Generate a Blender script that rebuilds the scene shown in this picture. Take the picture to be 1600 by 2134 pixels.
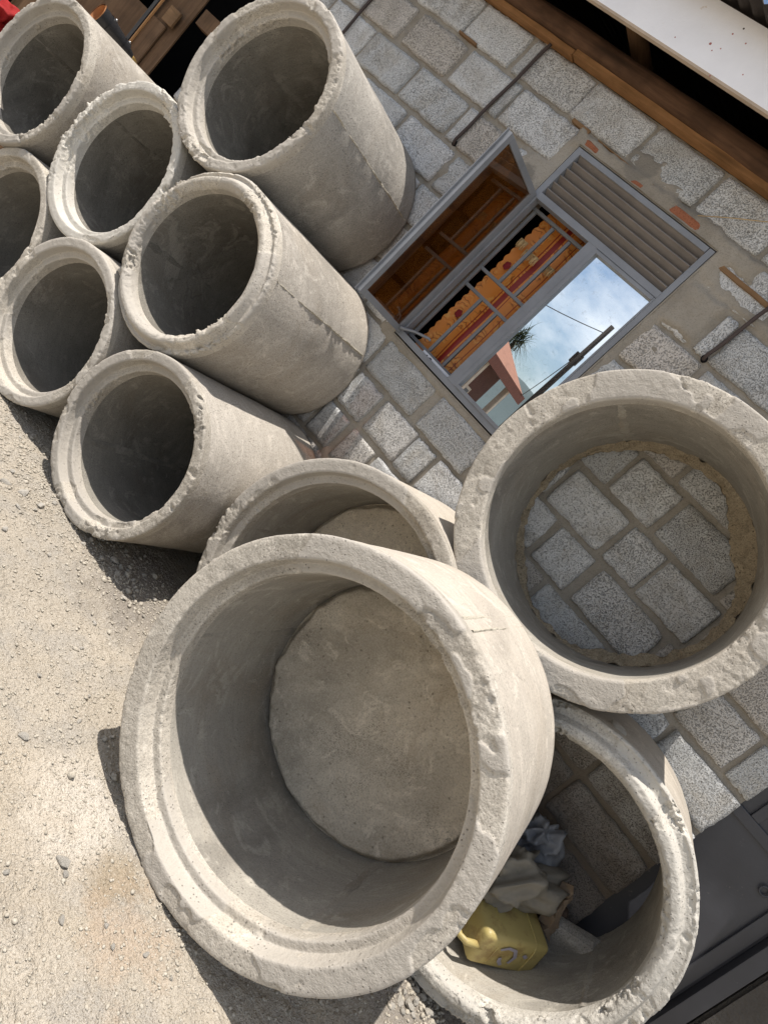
import bpy, bmesh, math, random
import numpy as np
from mathutils import Matrix, Vector

for o in list(bpy.data.objects):
    bpy.data.objects.remove(o)
sc = bpy.context.scene
COL = sc.collection
rnd = random.Random(7)

# ------------------------------------------------------------------ camera
CZ = 1.68                      # eye height
WY = 3.33                      # wall face, metres in front of the eye
RC = np.array([[0.5845, 0.3815, 0.7163], [0.7292, 0.1411, -0.6694], [-0.3561, 0.9136, -0.1964]])
_u, _s, _vt = np.linalg.svd(RC)
RC = _u @ _vt
cd = bpy.data.cameras.new('camera')
cd.sensor_fit = 'VERTICAL'
cd.sensor_height = 36.0
cd.lens = 36.0 * 1385.0 / 2134.0
cd.clip_start = 0.02
cd.clip_end = 2000
cam = bpy.data.objects.new('camera', cd)
COL.objects.link(cam)
m = Matrix.Identity(4)
for i in range(3):
    m[i][0] = RC[0][i]
    m[i][1] = -RC[1][i]
    m[i][2] = -RC[2][i]
m.translation = (0, 0, CZ)
cam.matrix_world = m
sc.camera = cam

# ------------------------------------------------------------------ sky, sun, exposure
SUN = Vector((-0.22, -0.205, 1.0)).normalized()          # towards the sun
w = bpy.data.worlds.new('World')
sc.world = w
w.use_nodes = True
nt = w.node_tree
nt.nodes.clear()
wo = nt.nodes.new('ShaderNodeOutputWorld')
bg = nt.nodes.new('ShaderNodeBackground')
sky = nt.nodes.new('ShaderNodeTexSky')
sky.sky_type = 'NISHITA'
sky.sun_disc = False
sky.sun_elevation = math.asin(SUN.z)
sky.sun_rotation = math.atan2(SUN.x, SUN.y)
sky.air_density = 1.0
sky.dust_density = 1.5
tc = nt.nodes.new('ShaderNodeTexCoord')
mp = nt.nodes.new('ShaderNodeMapping')
mp.inputs['Scale'].default_value = (1, 1, 1.8)
mp.inputs['Location'].default_value = (0.35, 0.1, 0.12)
cn = nt.nodes.new('ShaderNodeTexNoise')
cn.inputs['Scale'].default_value = 3.2
cn.inputs['Detail'].default_value = 9
cn.inputs['Roughness'].default_value = 0.58
cr = nt.nodes.new('ShaderNodeValToRGB')
cr.color_ramp.elements[0].position = 0.44
cr.color_ramp.elements[1].position = 0.66
cm = nt.nodes.new('ShaderNodeMix')
cm.data_type = 'RGBA'
cm.inputs[7].default_value = (10.5, 10.6, 10.8, 1)
nt.links.new(tc.outputs['Generated'], mp.inputs['Vector'])
nt.links.new(mp.outputs[0], cn.inputs['Vector'])
nt.links.new(cn.outputs['Fac'], cr.inputs[0])
nt.links.new(cr.outputs[0], cm.inputs[0])
nt.links.new(sky.outputs[0], cm.inputs[6])
nt.links.new(cm.outputs[2], bg.inputs[0])
bg.inputs[1].default_value = 0.105
nt.links.new(bg.outputs[0], wo.inputs[0])
sl = bpy.data.lights.new('sun', 'SUN')
sl.energy = 5.0
sl.angle = math.radians(0.5)
sl.color = (1.0, 0.935, 0.865)
so = bpy.data.objects.new('sun', sl)
COL.objects.link(so)
so.rotation_euler = SUN.to_track_quat('Z', 'Y').to_euler()
so.location = (-3, -3, 12)
vs = sc.view_settings
vs.view_transform = 'Standard'
vs.look = 'None'
vs.gamma = 1.0
vs.use_curve_mapping = False
vs.exposure = 0.27
sc.render.engine = 'CYCLES'
sc.cycles.max_bounces = 8
sc.cycles.diffuse_bounces = 5


# ------------------------------------------------------------------ helpers
def hash3(ix, iy, iz, seed):
    h = (ix.astype(np.int64) * 374761393 + iy.astype(np.int64) * 668265263 + iz.astype(np.int64) * 2147483647 + seed * 974711)
    h = (h ^ (h >> 13)) * 1274126177
    h = h ^ (h >> 16)
    return (h & 0xFFFFF).astype(np.float64) / 0xFFFFF


def vnoise(P, f=1.0, seed=0):
    """smooth value noise in -1..1 at points P (n,3)"""
    Q = np.asarray(P, float) * f + 137.31
    I = np.floor(Q)
    F = Q - I
    F = F * F * F * (F * (F * 6 - 15) + 10)
    I = I.astype(np.int64)
    r = 0
    for dx in (0, 1):
        wx = F[:, 0] if dx else 1 - F[:, 0]
        for dy in (0, 1):
            wy = F[:, 1] if dy else 1 - F[:, 1]
            for dz in (0, 1):
                wz = F[:, 2] if dz else 1 - F[:, 2]
                r = r + wx * wy * wz * hash3(I[:, 0] + dx, I[:, 1] + dy, I[:, 2] + dz, seed)
    return r * 2 - 1


def fbm(P, f=1.0, seed=0, oct=3, gain=0.5):
    a = 1.0
    t = 0
    s = 0
    for k in range(oct):
        s = s + a * vnoise(P, f * 2.03 ** k, seed + k * 17)
        t += a
        a *= gain
    return s / t


def worley(P, f, seed):
    """distance to, and random value of, the nearest cell centre"""
    Q = np.asarray(P, float) * f + 53.7
    I = np.floor(Q).astype(np.int64)
    best = np.full(len(Q), 9.0)
    val = np.zeros(len(Q))
    for dx in (-1, 0, 1):
        for dy in (-1, 0, 1):
            for dz in (-1, 0, 1):
                c = I + np.array([dx, dy, dz])
                j = [hash3(c[:, 0], c[:, 1], c[:, 2], seed + k * 131) for k in range(4)]
                d = np.sqrt((c[:, 0] + j[0] - Q[:, 0]) ** 2 + (c[:, 1] + j[1] - Q[:, 1]) ** 2 + (c[:, 2] + j[2] - Q[:, 2]) ** 2)
                m_ = d < best
                best = np.where(m_, d, best)
                val = np.where(m_, j[3], val)
    return best, val


def sstep(a, b, x):
    t = np.clip((x - a) / (b - a), 0, 1)
    return t * t * (3 - 2 * t)


def mesh_obj(name, V, F, mat, parent=None, smooth=True, mats=None):
    me = bpy.data.meshes.new(name)
    me.from_pydata([tuple(v) for v in np.asarray(V, float)], [], [tuple(int(i) for i in f) for f in F])
    if mat is not None:
        me.materials.append(mat)
    if smooth:
        me.polygons.foreach_set('use_smooth', np.ones(len(me.polygons), dtype=bool))
    me.update()
    o = bpy.data.objects.new(name, me)
    COL.objects.link(o)
    if parent is not None:
        o.parent = parent
    return o


def grid_faces(nr, nc, wrap=False, flip=False):
    a = np.arange(nr * nc).reshape(nr, nc)
    b = np.roll(a, -1, 1) if wrap else None
    if wrap:
        q = np.stack([a[:-1], b[:-1], b[1:], a[1:]], -1).reshape(-1, 4)
    else:
        q = np.stack([a[:-1, :-1], a[:-1, 1:], a[1:, 1:], a[1:, :-1]], -1).reshape(-1, 4)
    return q[:, ::-1] if flip else q


def grid_obj(name, V, nr, nc, mat, parent=None, wrap=False, flip=False, smooth=True, keep=None):
    q = grid_faces(nr, nc, wrap, flip)
    if keep is not None:
        q = q[keep]
    me = bpy.data.meshes.new(name)
    nv = len(V)
    me.vertices.add(nv)
    me.vertices.foreach_set('co', np.asarray(V, np.float32).ravel())
    nf = len(q)
    me.loops.add(nf * 4)
    me.loops.foreach_set('vertex_index', q.astype(np.int32).ravel())
    me.polygons.add(nf)
    me.polygons.foreach_set('loop_start', np.arange(0, nf * 4, 4, dtype=np.int32))
    me.polygons.foreach_set('use_smooth', np.full(nf, smooth, dtype=bool))
    me.update(calc_edges=True)
    me.validate()
    if mat is not None:
        me.materials.append(mat)
    o = bpy.data.objects.new(name, me)
    COL.objects.link(o)
    if parent is not None:
        o.parent = parent
    return o


class MB:
    """collects shapes that become ONE mesh object"""
    def __init__(self):
        self.v = []
        self.f = []

    def add(self, V, F):
        n = len(self.v)
        self.v += [tuple(p) for p in V]
        self.f += [tuple(i + n for i in f) for f in F]
        return self

    def box(self, x0, x1, y0, y1, z0, z1, c=0.0, M=None):
        bm = bmesh.new()
        bmesh.ops.create_cube(bm, size=1)
        for v in bm.verts:
            v.co = Vector(((v.co.x + .5) * (x1 - x0) + x0, (v.co.y + .5) * (y1 - y0) + y0, (v.co.z + .5) * (z1 - z0) + z0))
        if c:
            bmesh.ops.bevel(bm, geom=bm.edges[:], offset=c, segments=2, affect='EDGES', profile=.6)
        return self.bm(bm, M)

    def bm(self, bm, M=None):
        bm.verts.index_update()
        V = [(M @ v.co if M else v.co.copy()) for v in bm.verts]
        F = [[v.index for v in f.verts] for f in bm.faces]
        bm.free()
        return self.add(V, F)

    def tube(self, pts, rad, n=10, cap=True):
        pts = [Vector(p) for p in pts]
        if not hasattr(rad, '__len__'):
            rad = [rad] * len(pts)
        V = []
        up = None
        for i, p in enumerate(pts):
            d = (pts[min(i + 1, len(pts) - 1)] - pts[max(i - 1, 0)]).normalized()
            if up is None:
                up = Vector((0, 0, 1)) if abs(d.z) < .9 else Vector((1, 0, 0))
            a = d.cross(up).normalized()
            b = a.cross(d).normalized()
            up = b
            for k in range(n):
                t = 2 * math.pi * k / n
                V.append(p + a * math.cos(t) * rad[i] + b * math.sin(t) * rad[i])
        F = []
        for i in range(len(pts) - 1):
            for k in range(n):
                F.append((i * n + k, i * n + (k + 1) % n, (i + 1) * n + (k + 1) % n, (i + 1) * n + k))
        if cap:
            F.append(tuple(range(n))[::-1])
            F.append(tuple((len(pts) - 1) * n + k for k in range(n)))
        return self.add(V, F)

    def build(self, name, mat, parent=None, smooth=False):
        return mesh_obj(name, self.v, self.f, mat, parent, smooth)


def tag(o, label=None, cat=None, group=None, kind=None):
    if label:
        o['label'] = label
    if cat:
        o['category'] = cat
    if group:
        o['group'] = group
    if kind:
        o['kind'] = kind
    return o


def thing(name, label, cat, loc=(0, 0, 0), group=None, rz=0.0):
    o = bpy.data.objects.new(name, None)
    o.empty_display_size = .1
    COL.objects.link(o)
    o.location = loc
    o.rotation_euler.z = rz
    return tag(o, label, cat, group)


def dep(x, z, y):
    """point on the wall face (x, z) carried along the sight line to depth y"""
    k = y / WY
    return x * k, CZ + (z - CZ) * k


# ------------------------------------------------------------------ materials
class Mat:
    def __init__(self, name, rough=.9, spec=.2):
        self.m = bpy.data.materials.new(name)
        self.m.use_nodes = True
        self.t = self.m.node_tree
        self.b = self.t.nodes['Principled BSDF']
        self.b.inputs['Roughness'].default_value = rough
        self.b.inputs['Specular IOR Level'].default_value = spec

    def n(self, typ, **kw):
        nd = self.t.nodes.new(typ)
        for k, v in kw.items():
            if k in nd.inputs:
                nd.inputs[k].default_value = v
            else:
                setattr(nd, k, v)
        return nd

    def l(self, a, b):
        self.t.links.new(a, b)

    def coord(self, world=False, rand=False):
        if world:
            g = self.n('ShaderNodeNewGeometry')
            return g.outputs['Position']
        t = self.n('ShaderNodeTexCoord')
        out = t.outputs['Object']
        if rand:
            oi = self.n('ShaderNodeObjectInfo')
            mu = self.n('ShaderNodeMath', operation='MULTIPLY')
            mu.inputs[1].default_value = 57.0
            self.l(oi.outputs['Random'], mu.inputs[0])
            va = self.n('ShaderNodeVectorMath', operation='ADD')
            self.l(out, va.inputs[0])
            self.l(mu.outputs[0], va.inputs[1])
            out = va.outputs[0]
        return out

    def scaled(self, c, s):
        mp = self.n('ShaderNodeMapping')
        mp.inputs['Scale'].default_value = s
        self.l(c, mp.inputs['Vector'])
        return mp.outputs[0]

    def noise(self, c, scale, detail=4, rough=.55, dist=0.0):
        nd = self.n('ShaderNodeTexNoise')
        nd.inputs['Scale'].default_value = scale
        nd.inputs['Detail'].default_value = detail
        nd.inputs['Roughness'].default_value = rough
        nd.inputs['Distortion'].default_value = dist
        self.l(c, nd.inputs['Vector'])
        return nd.outputs['Fac']

    def n_color(self, c, scale):
        nd = self.n('ShaderNodeTexNoise')
        nd.inputs['Scale'].default_value = scale
        self.l(c, nd.inputs['Vector'])
        return nd.outputs['Color']

    def voro(self, c, scale, feature='F1', rand=1.0):
        nd = self.n('ShaderNodeTexVoronoi')
        nd.feature = feature
        nd.inputs['Scale'].default_value = scale
        nd.inputs['Randomness'].default_value = rand
        self.l(c, nd.inputs['Vector'])
        return nd.outputs['Distance']

    def ramp(self, fac, *stops):
        r = self.n('ShaderNodeValToRGB')
        e = r.color_ramp.elements
        while len(e) < len(stops):
            e.new(0.5)
        for i, (p, c) in enumerate(stops):
            e[i].position = p
            e[i].color = (c if hasattr(c, '__len__') else (c, c, c)) + ((1,) if hasattr(c, '__len__') else (1,)) if hasattr(c, '__len__') else (c, c, c, 1)
        self.l(fac, r.inputs[0])
        return r.outputs[0]

    def mix(self, fac, a, b, blend='MIX'):
        x = self.n('ShaderNodeMix')
        x.data_type = 'RGBA'
        x.blend_type = blend
        for s, v in ((0, fac), (6, a), (7, b)):
            if hasattr(v, 'is_output'):
                self.l(v, x.inputs[s])
            elif s == 0:
                x.inputs[0].default_value = v
            else:
                x.inputs[s].default_value = tuple(v) + (1,)
        return x.outputs[2]

    def math(self, op, a, b=None):
        x = self.n('ShaderNodeMath', operation=op)
        for s, v in ((0, a), (1, b)):
            if v is None:
                continue
            if hasattr(v, 'is_output'):
                self.l(v, x.inputs[s])
            else:
                x.inputs[s].default_value = v
        return x.outputs[0]

    def bump(self, h, dist, strength=1.0, prev=None):
        b = self.n('ShaderNodeBump')
        b.inputs['Strength'].default_value = strength
        b.inputs['Distance'].default_value = dist
        self.l(h, b.inputs['Height'])
        if prev is not None:
            self.l(prev, b.inputs['Normal'])
        return b.outputs[0]

    def done(self, col, normal=None, rough=None):
        if hasattr(col, 'is_output'):
            self.l(col, self.b.inputs['Base Color'])
        else:
            self.b.inputs['Base Color'].default_value = tuple(col) + (1,)
        if normal is not None:
            self.l(normal, self.b.inputs['Normal'])
        if rough is not None:
            self.l(rough, self.b.inputs['Roughness'])
        return self.m


def concrete(name, a, b, stain, stain_amt=.5, pits=.55, grain=.0022, streak=0.25, pitscale=55, speck=.22, cracks=.3, skim=None):
    M = Mat(name, .92, .15)
    c = M.coord(rand=True)
    a, b, stain = [(q[0] * 1.01, q[1] * .997, q[2] * .96) for q in (a, b, stain)]
    n1 = M.noise(c, 3.0, 5, .6, .4)
    col = M.mix(M.ramp(n1, (.3, 0.0), (.72, 1.0)), a, b)
    n2 = M.noise(c, 1.7, 6, .65, 1.2)
    col = M.mix(M.math('MULTIPLY', M.ramp(n2, (.5, 0.0), (.72, 1.0)), stain_amt), col, stain)
    # grey-brown weathering, pale cement wash and mould specks
    n4 = M.noise(c, 1.15, 7, .68, .8)
    col = M.mix(M.math('MULTIPLY', M.ramp(n4, (.50, 0.0), (.66, 1.0)), min(1.0, stain_amt * 1.25)), col, tuple(x * .55 for x in a))
    n5 = M.noise(c, 5.5, 6, .7, 1.8)
    col = M.mix(M.math('MULTIPLY', M.ramp(n5, (.55, 0.0), (.62, 1.0)), .42), col, tuple(min(1, x * 1.3) for x in b))
    mo = M.math('MULTIPLY', M.ramp(M.noise(c, 210, 2, .6), (.56, 0.0), (.62, 1.0)), M.ramp(M.noise(c, 2.3, 5, .7, .6), (.50, 0.0), (.62, 1.0)))
    col = M.mix(M.math('MULTIPLY', mo, min(1.0, pits * 1.1)), col, (.09, .08, .07))
    wob = M.n('ShaderNodeVectorMath', operation='ADD')
    M.l(c, wob.inputs[0])
    M.l(M.mix(.12, (0, 0, 0), M.n_color(c, 9)), wob.inputs[1])
    ck = M.ramp(M.voro(wob.outputs[0], 2.6, 'DISTANCE_TO_EDGE'), (.0035, 1.0), (.008, 0.0))
    ckm = M.ramp(M.noise(c, 1.9, 3), (.60, 0.0), (.64, 1.0))
    crack = M.math('MULTIPLY', ck, ckm)
    col = M.mix(M.math('MULTIPLY', crack, cracks), col, tuple(x * .3 for x in a))
    # trowel and shutter streaks that run round the pipe
    st = M.noise(M.scaled(c, (2.0, 26.0, 2.0)), 2.4, 4, .6)
    col = M.mix(M.math('MULTIPLY', M.ramp(st, (.42, 0.0), (.7, 1.0)), streak), col, tuple(x * .72 for x in a))
    # fine sandy speckle
    sp = M.noise(c, 150, 2, .7)
    col = M.mix(M.ramp(sp, (.34, speck * 2.2), (.5, 0.0)), col, tuple(x * .45 for x in a))
    col = M.mix(M.ramp(sp, (.55, 0.0), (.74, speck)), col, tuple(min(1, x * 1.5) for x in b))
    if skim is not None:
        at = M.n('ShaderNodeAttribute')
        at.attribute_name = 'coat'
        sk = M.mix(M.noise(c, 11, 5, .6), skim, tuple(x * 1.18 for x in skim))
        col = M.mix(M.math('MULTIPLY', at.outputs['Fac'], .8), col, sk)
    # air holes
    pv = M.voro(c, pitscale)
    pm = M.noise(c, 7, 3)
    pit = M.math('MULTIPLY', M.ramp(pv, (.10, 1.0), (.2, 0.0)), M.ramp(pm, (.42, 0.0), (.58, 1.0)))
    col = M.mix(M.math('MULTIPLY', pit, pits), col, tuple(x * .3 for x in a))
    # no two castings have quite the same tone
    oi = M.n('ShaderNodeObjectInfo')
    tone = M.math('ADD', M.math('MULTIPLY', oi.outputs['Random'], .22), .87)
    hv = M.n('ShaderNodeHueSaturation')
    M.l(tone, hv.inputs['Value'])
    M.l(col, hv.inputs['Color'])
    col = hv.outputs[0]
    h = M.math('ADD', M.math('MULTIPLY', sp, .5), M.math('MULTIPLY', M.noise(c, 34, 4, .6), 1.3))
    h = M.math('SUBTRACT', h, M.math('ADD', pit, M.math('MULTIPLY', crack, cracks)))
    return M.done(col, M.bump(h, grain, 1.0))


CA, CB = (.37, .345, .31), (.485, .455, .415)
M_CONC = concrete('concrete_barrel', CA, CB, (.29, .245, .185), .5)
M_CONC2 = concrete('concrete_barrel_grey', (.33, .315, .29), (.43, .41, .38), (.26, .225, .18), .6, .7)
M_RIM = concrete('concrete_rim', (.41, .38, .335), (.53, .50, .45), (.33, .285, .225), .45, .5, .0034, .05, 70, .2, .2, (.37, .345, .305))
M_RIMW = concrete('concrete_rim_chalky', (.50, .475, .43), (.63, .61, .565), (.38, .34, .28), .4, .5, .0036, .05, 70, .2, .2, (.47, .45, .405))
M_BIG = concrete('concrete_ring', (.425, .39, .345), (.53, .49, .435), (.36, .30, .23), .35, .35, .0018, .3, 60, .15)
M_PLUG = concrete('concrete_base', (.62, .555, .46), (.72, .655, .56), (.42, .325, .22), .6, .55, .003, .0, 40, .2, 0.0)
M_SEAM = concrete('concrete_flash', (.40, .37, .31), (.52, .49, .42), (.3, .26, .2), .4, .3, .004, 0, 60, .3)
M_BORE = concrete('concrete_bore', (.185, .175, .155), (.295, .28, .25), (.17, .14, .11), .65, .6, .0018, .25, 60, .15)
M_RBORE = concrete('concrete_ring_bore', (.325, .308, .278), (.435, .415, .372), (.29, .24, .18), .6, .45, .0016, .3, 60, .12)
M_LUMP = concrete('dry_mortar', (.33, .275, .195), (.42, .36, .27), (.24, .19, .13), .5, .4, .008, 0, 50, .3)


def mud_and_shade(M, c, col):
    """brown splashes along the foot of the wall, with its shade painted in"""
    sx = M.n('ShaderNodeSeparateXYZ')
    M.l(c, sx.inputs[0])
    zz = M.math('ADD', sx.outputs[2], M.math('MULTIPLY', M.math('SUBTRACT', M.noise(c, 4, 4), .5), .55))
    return M.mix(M.ramp(M.math('MULTIPLY', zz, .5), (.38, .8), (.60, 0.0)), col, (.150, .112, .080))  # the brown also stands in for shade on the low wall


def block_mat():
    M = Mat('no_fines_block', .95, .1)
    c = M.coord(world=True)
    oi = M.n('ShaderNodeObjectInfo')
    base = M.mix(oi.outputs['Random'], (.52, .53, .525), (.71, .715, .705))
    wn = M.n('ShaderNodeTexWhiteNoise', noise_dimensions='1D')
    M.l(oi.outputs['Random'], wn.inputs['W'])
    base = M.mix(M.ramp(wn.outputs['Value'], (.72, 0.0), (.95, .7)), base, (.52, .465, .40))
    n1 = M.noise(c, 5.0, 6, .7, .6)
    base = M.mix(M.math('MULTIPLY', M.ramp(n1, (.48, 0.0), (.66, 1.0)), .55), base, (.42, .385, .325))
    base = mud_and_shade(M, c, base)
    g = M.noise(c, 190, 3, .7)
    g2 = M.noise(c, 150, 3, .7)
    gm = M.n('ShaderNodeMix')
    M.l(M.ramp(wn.outputs['Value'], (.3, 0.0), (.7, 1.0)), gm.inputs[0])
    M.l(g, gm.inputs[2])
    M.l(g2, gm.inputs[3])
    pores = M.ramp(M.math('ADD', gm.outputs[0], M.math('MULTIPLY', M.math('SUBTRACT', M.noise(c, 11, 3), .5), .12)), (.50, 0.0), (.66, 1.0))
    col = M.mix(M.math('MULTIPLY', pores, .62), base, (.11, .105, .098))
    v = M.voro(c, 95)
    hole = M.math('MULTIPLY', M.ramp(v, (.12, 1.0), (.26, 0.0)), M.ramp(M.noise(c, 30, 2), (.42, 0.0), (.55, 1.0)))
    col = M.mix(M.math('MULTIPLY', hole, .7), col, (.07, .065, .06))
    h = M.math('SUBTRACT', M.math('MULTIPLY', M.noise(c, 85, 3, .7), .8), M.math('MULTIPLY', M.math('ADD', pores, hole), .6))
    return M.done(col, M.bump(h, .006, 1.0))


M_BLOCK = block_mat()


def mortar_mat():
    M = Mat('bed_mortar', .95, .1)
    c = M.coord(world=True)
    col = M.mix(M.ramp(M.noise(c, 3.5, 5, .6), (.32, 0.0), (.68, 1.0)), (.26, .235, .195), (.37, .34, .29))
    col = M.mix(M.math('MULTIPLY', M.ramp(M.noise(c, 9, 5, .65), (.5, 0.0), (.7, 1.0)), .5), col, (.27, .24, .195))
    for px_, pz_, r_ in ((-1.72, 3.14, .13), (-1.36, 3.09, .08), (-2.18, 2.72, .1)):
        d = M.n('ShaderNodeVectorMath', operation='DISTANCE')
        M.l(c, d.inputs[0])
        d.inputs[1].default_value = (px_, WY, pz_)
        dd = M.math('ADD', M.math('MULTIPLY', d.outputs['Value'], 1 / r_), M.math('MULTIPLY', M.math('SUBTRACT', M.noise(c, 9, 5, .7), .5), 1.4))
        col = M.mix(M.ramp(dd, (.7, .75), (.85, 0.0)), col, (.20, .185, .16))
    col = mud_and_shade(M, c, col)
    sp = M.noise(c, 140, 2, .7)
    col = M.mix(M.ramp(sp, (.3, .4), (.5, 0.0)), col, (.15, .13, .1))
    h = M.math('ADD', M.math('MULTIPLY', sp, .4), M.noise(c, 30, 5, .6))
    return M.done(col, M.bump(h, .006, 1.0))


M_MORTAR = mortar_mat()


def ground_mat():
    M = Mat('dusty_ground', .97, .05)
    c = M.coord(world=True)
    n1 = M.noise(c, 1.6, 6, .62, .5)
    col = M.mix(M.ramp(n1, (.36, 0.0), (.66, 1.0)), (.43, .385, .315), (.52, .465, .38))
    n2 = M.noise(c, 5.0, 6, .65)
    col = M.mix(M.math('MULTIPLY', M.ramp(n2, (.47, 0.0), (.60, 1.0)), .75), col, (.41, .38, .33))
    n3 = M.noise(c, 2.7, 5, .6, .8)
    col = M.mix(M.math('MULTIPLY', M.ramp(n3, (.58, 0.0), (.7, 1.0)), .4), col, (.51, .43, .31))

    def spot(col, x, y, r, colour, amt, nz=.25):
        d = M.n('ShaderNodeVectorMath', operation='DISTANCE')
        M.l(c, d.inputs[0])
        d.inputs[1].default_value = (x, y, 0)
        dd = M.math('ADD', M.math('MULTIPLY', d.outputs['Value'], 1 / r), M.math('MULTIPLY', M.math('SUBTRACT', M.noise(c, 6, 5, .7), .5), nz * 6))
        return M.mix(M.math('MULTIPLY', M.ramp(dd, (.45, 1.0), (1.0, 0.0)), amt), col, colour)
    col = spot(col, -.60, 1.60, .22, (.68, .63, .55), .75, .4)
    col = spot(col, -.36, 1.64, .13, (.34, .27, .18), .7, .4)
    col = spot(col, -.22, 1.60, .17, (.50, .38, .27), .5, .5)
    col = spot(col, -.75, 1.25, .5, (.50, .43, .33), .5)
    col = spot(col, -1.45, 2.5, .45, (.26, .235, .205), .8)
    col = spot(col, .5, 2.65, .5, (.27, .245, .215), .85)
    sp = M.noise(c, 170, 2, .75)
    col = M.mix(M.ramp(sp, (.3, .7), (.47, 0.0)), col, (.22, .18, .13))
    col = M.mix(M.ramp(sp, (.56, 0.0), (.75, .6)), col, (.66, .61, .53))
    h = M.math('ADD', M.math('MULTIPLY', sp, .6), M.math('MULTIPLY', M.noise(c, 55, 4, .65), 1.6))
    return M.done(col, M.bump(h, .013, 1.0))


M_GROUND = ground_mat()


def stone_mat(name, a, b):
    M = Mat(name, .95, .1)
    c = M.coord(rand=True)
    g = M.n('ShaderNodeNewGeometry')
    col = M.mix(M.noise(M.coord(world=True), 40, 2), a, b)
    col = M.mix(M.ramp(M.noise(c, 160, 2, .7), (.35, .5), (.5, 0.0)), col, tuple(x * .5 for x in a))
    return M.done(col, M.bump(M.noise(c, 90, 4, .7), .004, 1.0))


M_GRAVEL = stone_mat('gravel_stone', (.36, .32, .255), (.56, .52, .44))
M_ROCK = stone_mat('rubble_stone', (.43, .40, .345), (.60, .565, .50))
M_BRICKRED = stone_mat('broken_clay_brick', (.27, .10, .055), (.36, .15, .085))


def wood_mat(name, a, b, axis='X', scale=1.0, rough=.8):
    M = Mat(name, rough, .2)
    c = M.coord(rand=True)
    s = {'X': (1.2, 14, 14), 'Y': (14, 1.2, 14), 'Z': (14, 14, 1.2)}[axis]
    n = M.noise(M.scaled(c, tuple(q * scale for q in s)), 3.0, 6, .65, .6)
    col = M.mix(M.ramp(n, (.3, 0.0), (.7, 1.0)), a, b)
    kn = M.voro(M.scaled(c, tuple(q * .25 * scale for q in s)), 2.6)
    col = M.mix(M.ramp(kn, (.05, .8), (.16, 0.0)), col, tuple(x * .35 for x in a))
    bl = M.noise(c, 5, 4)
    col = M.mix(M.math('MULTIPLY', M.ramp(bl, (.45, 0.0), (.65, 1.0)), .5), col, tuple(x * .55 for x in a))
    return M.done(col, M.bump(n, .004, .8))


M_LOG = wood_mat('peeled_log', (.06, .032, .018), (.13, .07, .04))
M_BATTEN = wood_mat('sawn_batten', (.21, .105, .04), (.32, .165, .07))
M_RAFTER = wood_mat('rafter_log', (.11, .06, .03), (.20, .115, .06), 'Y')
M_PLY = wood_mat('weathered_plywood', (.11, .065, .035), (.19, .115, .065), 'Z', .6)
M_PLANK = wood_mat('old_plank', (.17, .10, .05), (.27, .165, .085))


def plain(name, col, rough=.6, spec=.4, metal=0.0, wear=None, bump=0.0, scale=20):
    M = Mat(name, rough, spec)
    M.b.inputs['Metallic'].default_value = metal
    c = M.coord()
    k = tuple(x * (.78 if max(col) < .8 else .94) for x in col)
    cc = M.mix(M.ramp(M.noise(c, 6, 5, .6), (.35, 0.0), (.7, 1.0)), col, k)
    if wear:
        cc = M.mix(M.ramp(M.noise(c, scale, 5, .7), (.66, 0.0), (.71, 1.0)), cc, wear)
    nrm = M.bump(M.noise(c, 60, 4), bump, 1.0) if bump else None
    return M.done(cc, nrm)


M_FRAME = plain('grey_frame_paint', (.235, .25, .275), .5, .4, 0, (.30, .31, .32), .0006, 30)
M_BAR = plain('grey_bar_paint', (.19, .20, .215), .5, .4, 0, (.25, .25, .25), .0006, 30)
M_SLAT = plain('brown_grey_slat', (.25, .225, .205), .6, .3, 0, (.34, .32, .29), .0006, 40)
M_WHITE = plain('white_paint', (.88, .88, .90), .6, .3, 0, (.72, .66, .60), .0008, 14)
M_RAW = plain('raw_board_edge', (.52, .42, .32), .8, .2, 0, None, .002)
M_DOOR = plain('charcoal_door_paint', (.045, .047, .056), .38, .5, 0, (.10, .095, .09), .0006, 22)
M_IRON = plain('rusty_iron_strap', (.085, .065, .06), .75, .3, .2, (.13, .075, .05), .001, 40)
M_DARK = plain('dark_room', (.012, .012, .013), .9, .1)
M_BLACK = plain('black_leather', (.016, .016, .018), .42, .5, 0, None, .0012)
M_TAN = plain('tan_leather', (.45, .20, .08), .6, .3, 0, None, .001)
M_STEEL = plain('steel', (.5, .5, .5), .35, .5, 1.0)
M_BRASS = plain('brass_tip', (.55, .36, .12), .4, .5, .8)
M_WIRE = plain('black_wire', (.03, .03, .03), .6, .3)
M_STRAW = plain('dry_straw', (.45, .34, .2), .8, .2)
M_FRINGE = plain('cream_fringe', (.60, .43, .22), .8, .2, 0, (.5, .3, .12), .002, 60)
M_SACK = plain('grey_woven_sack', (.24, .22, .18), .85, .2, 0, (.12, .13, .10), .003, 12)
M_PAPER = plain('brown_cement_paper', (.25, .19, .135), .85, .15, 0, (.35, .28, .21), .006, 10)
M_SHEETM = plain('roof_sheet', (.05, .042, .038), .8, .2, .0, (.07, .05, .04), .0, 14)
M_PLASTERDK = plain('dark_plaster', (.11, .10, .088), .95, .1, 0, (.05, .045, .04), .012, 14)
M_REDROOF = plain('red_roof', (.36, .17, .11), .8, .2, 0, (.28, .12, .08), .0, 8)
M_BROWNWALL = plain('brown_house_wall', (.10, .045, .035), .8, .2)
M_FASCBR = plain('brown_eave_board', (.16, .05, .03), .7, .3)
M_CREAM = plain('cream_post', (.5, .42, .34), .8, .2)
M_POLE = plain('tarred_pole', (.05, .042, .036), .9, .2)
M_LEAF = plain('dark_leaf', (.035, .055, .02), .6, .3)
M_HILL = plain('wooded_hill', (.10, .125, .125), .9, .1)
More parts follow.
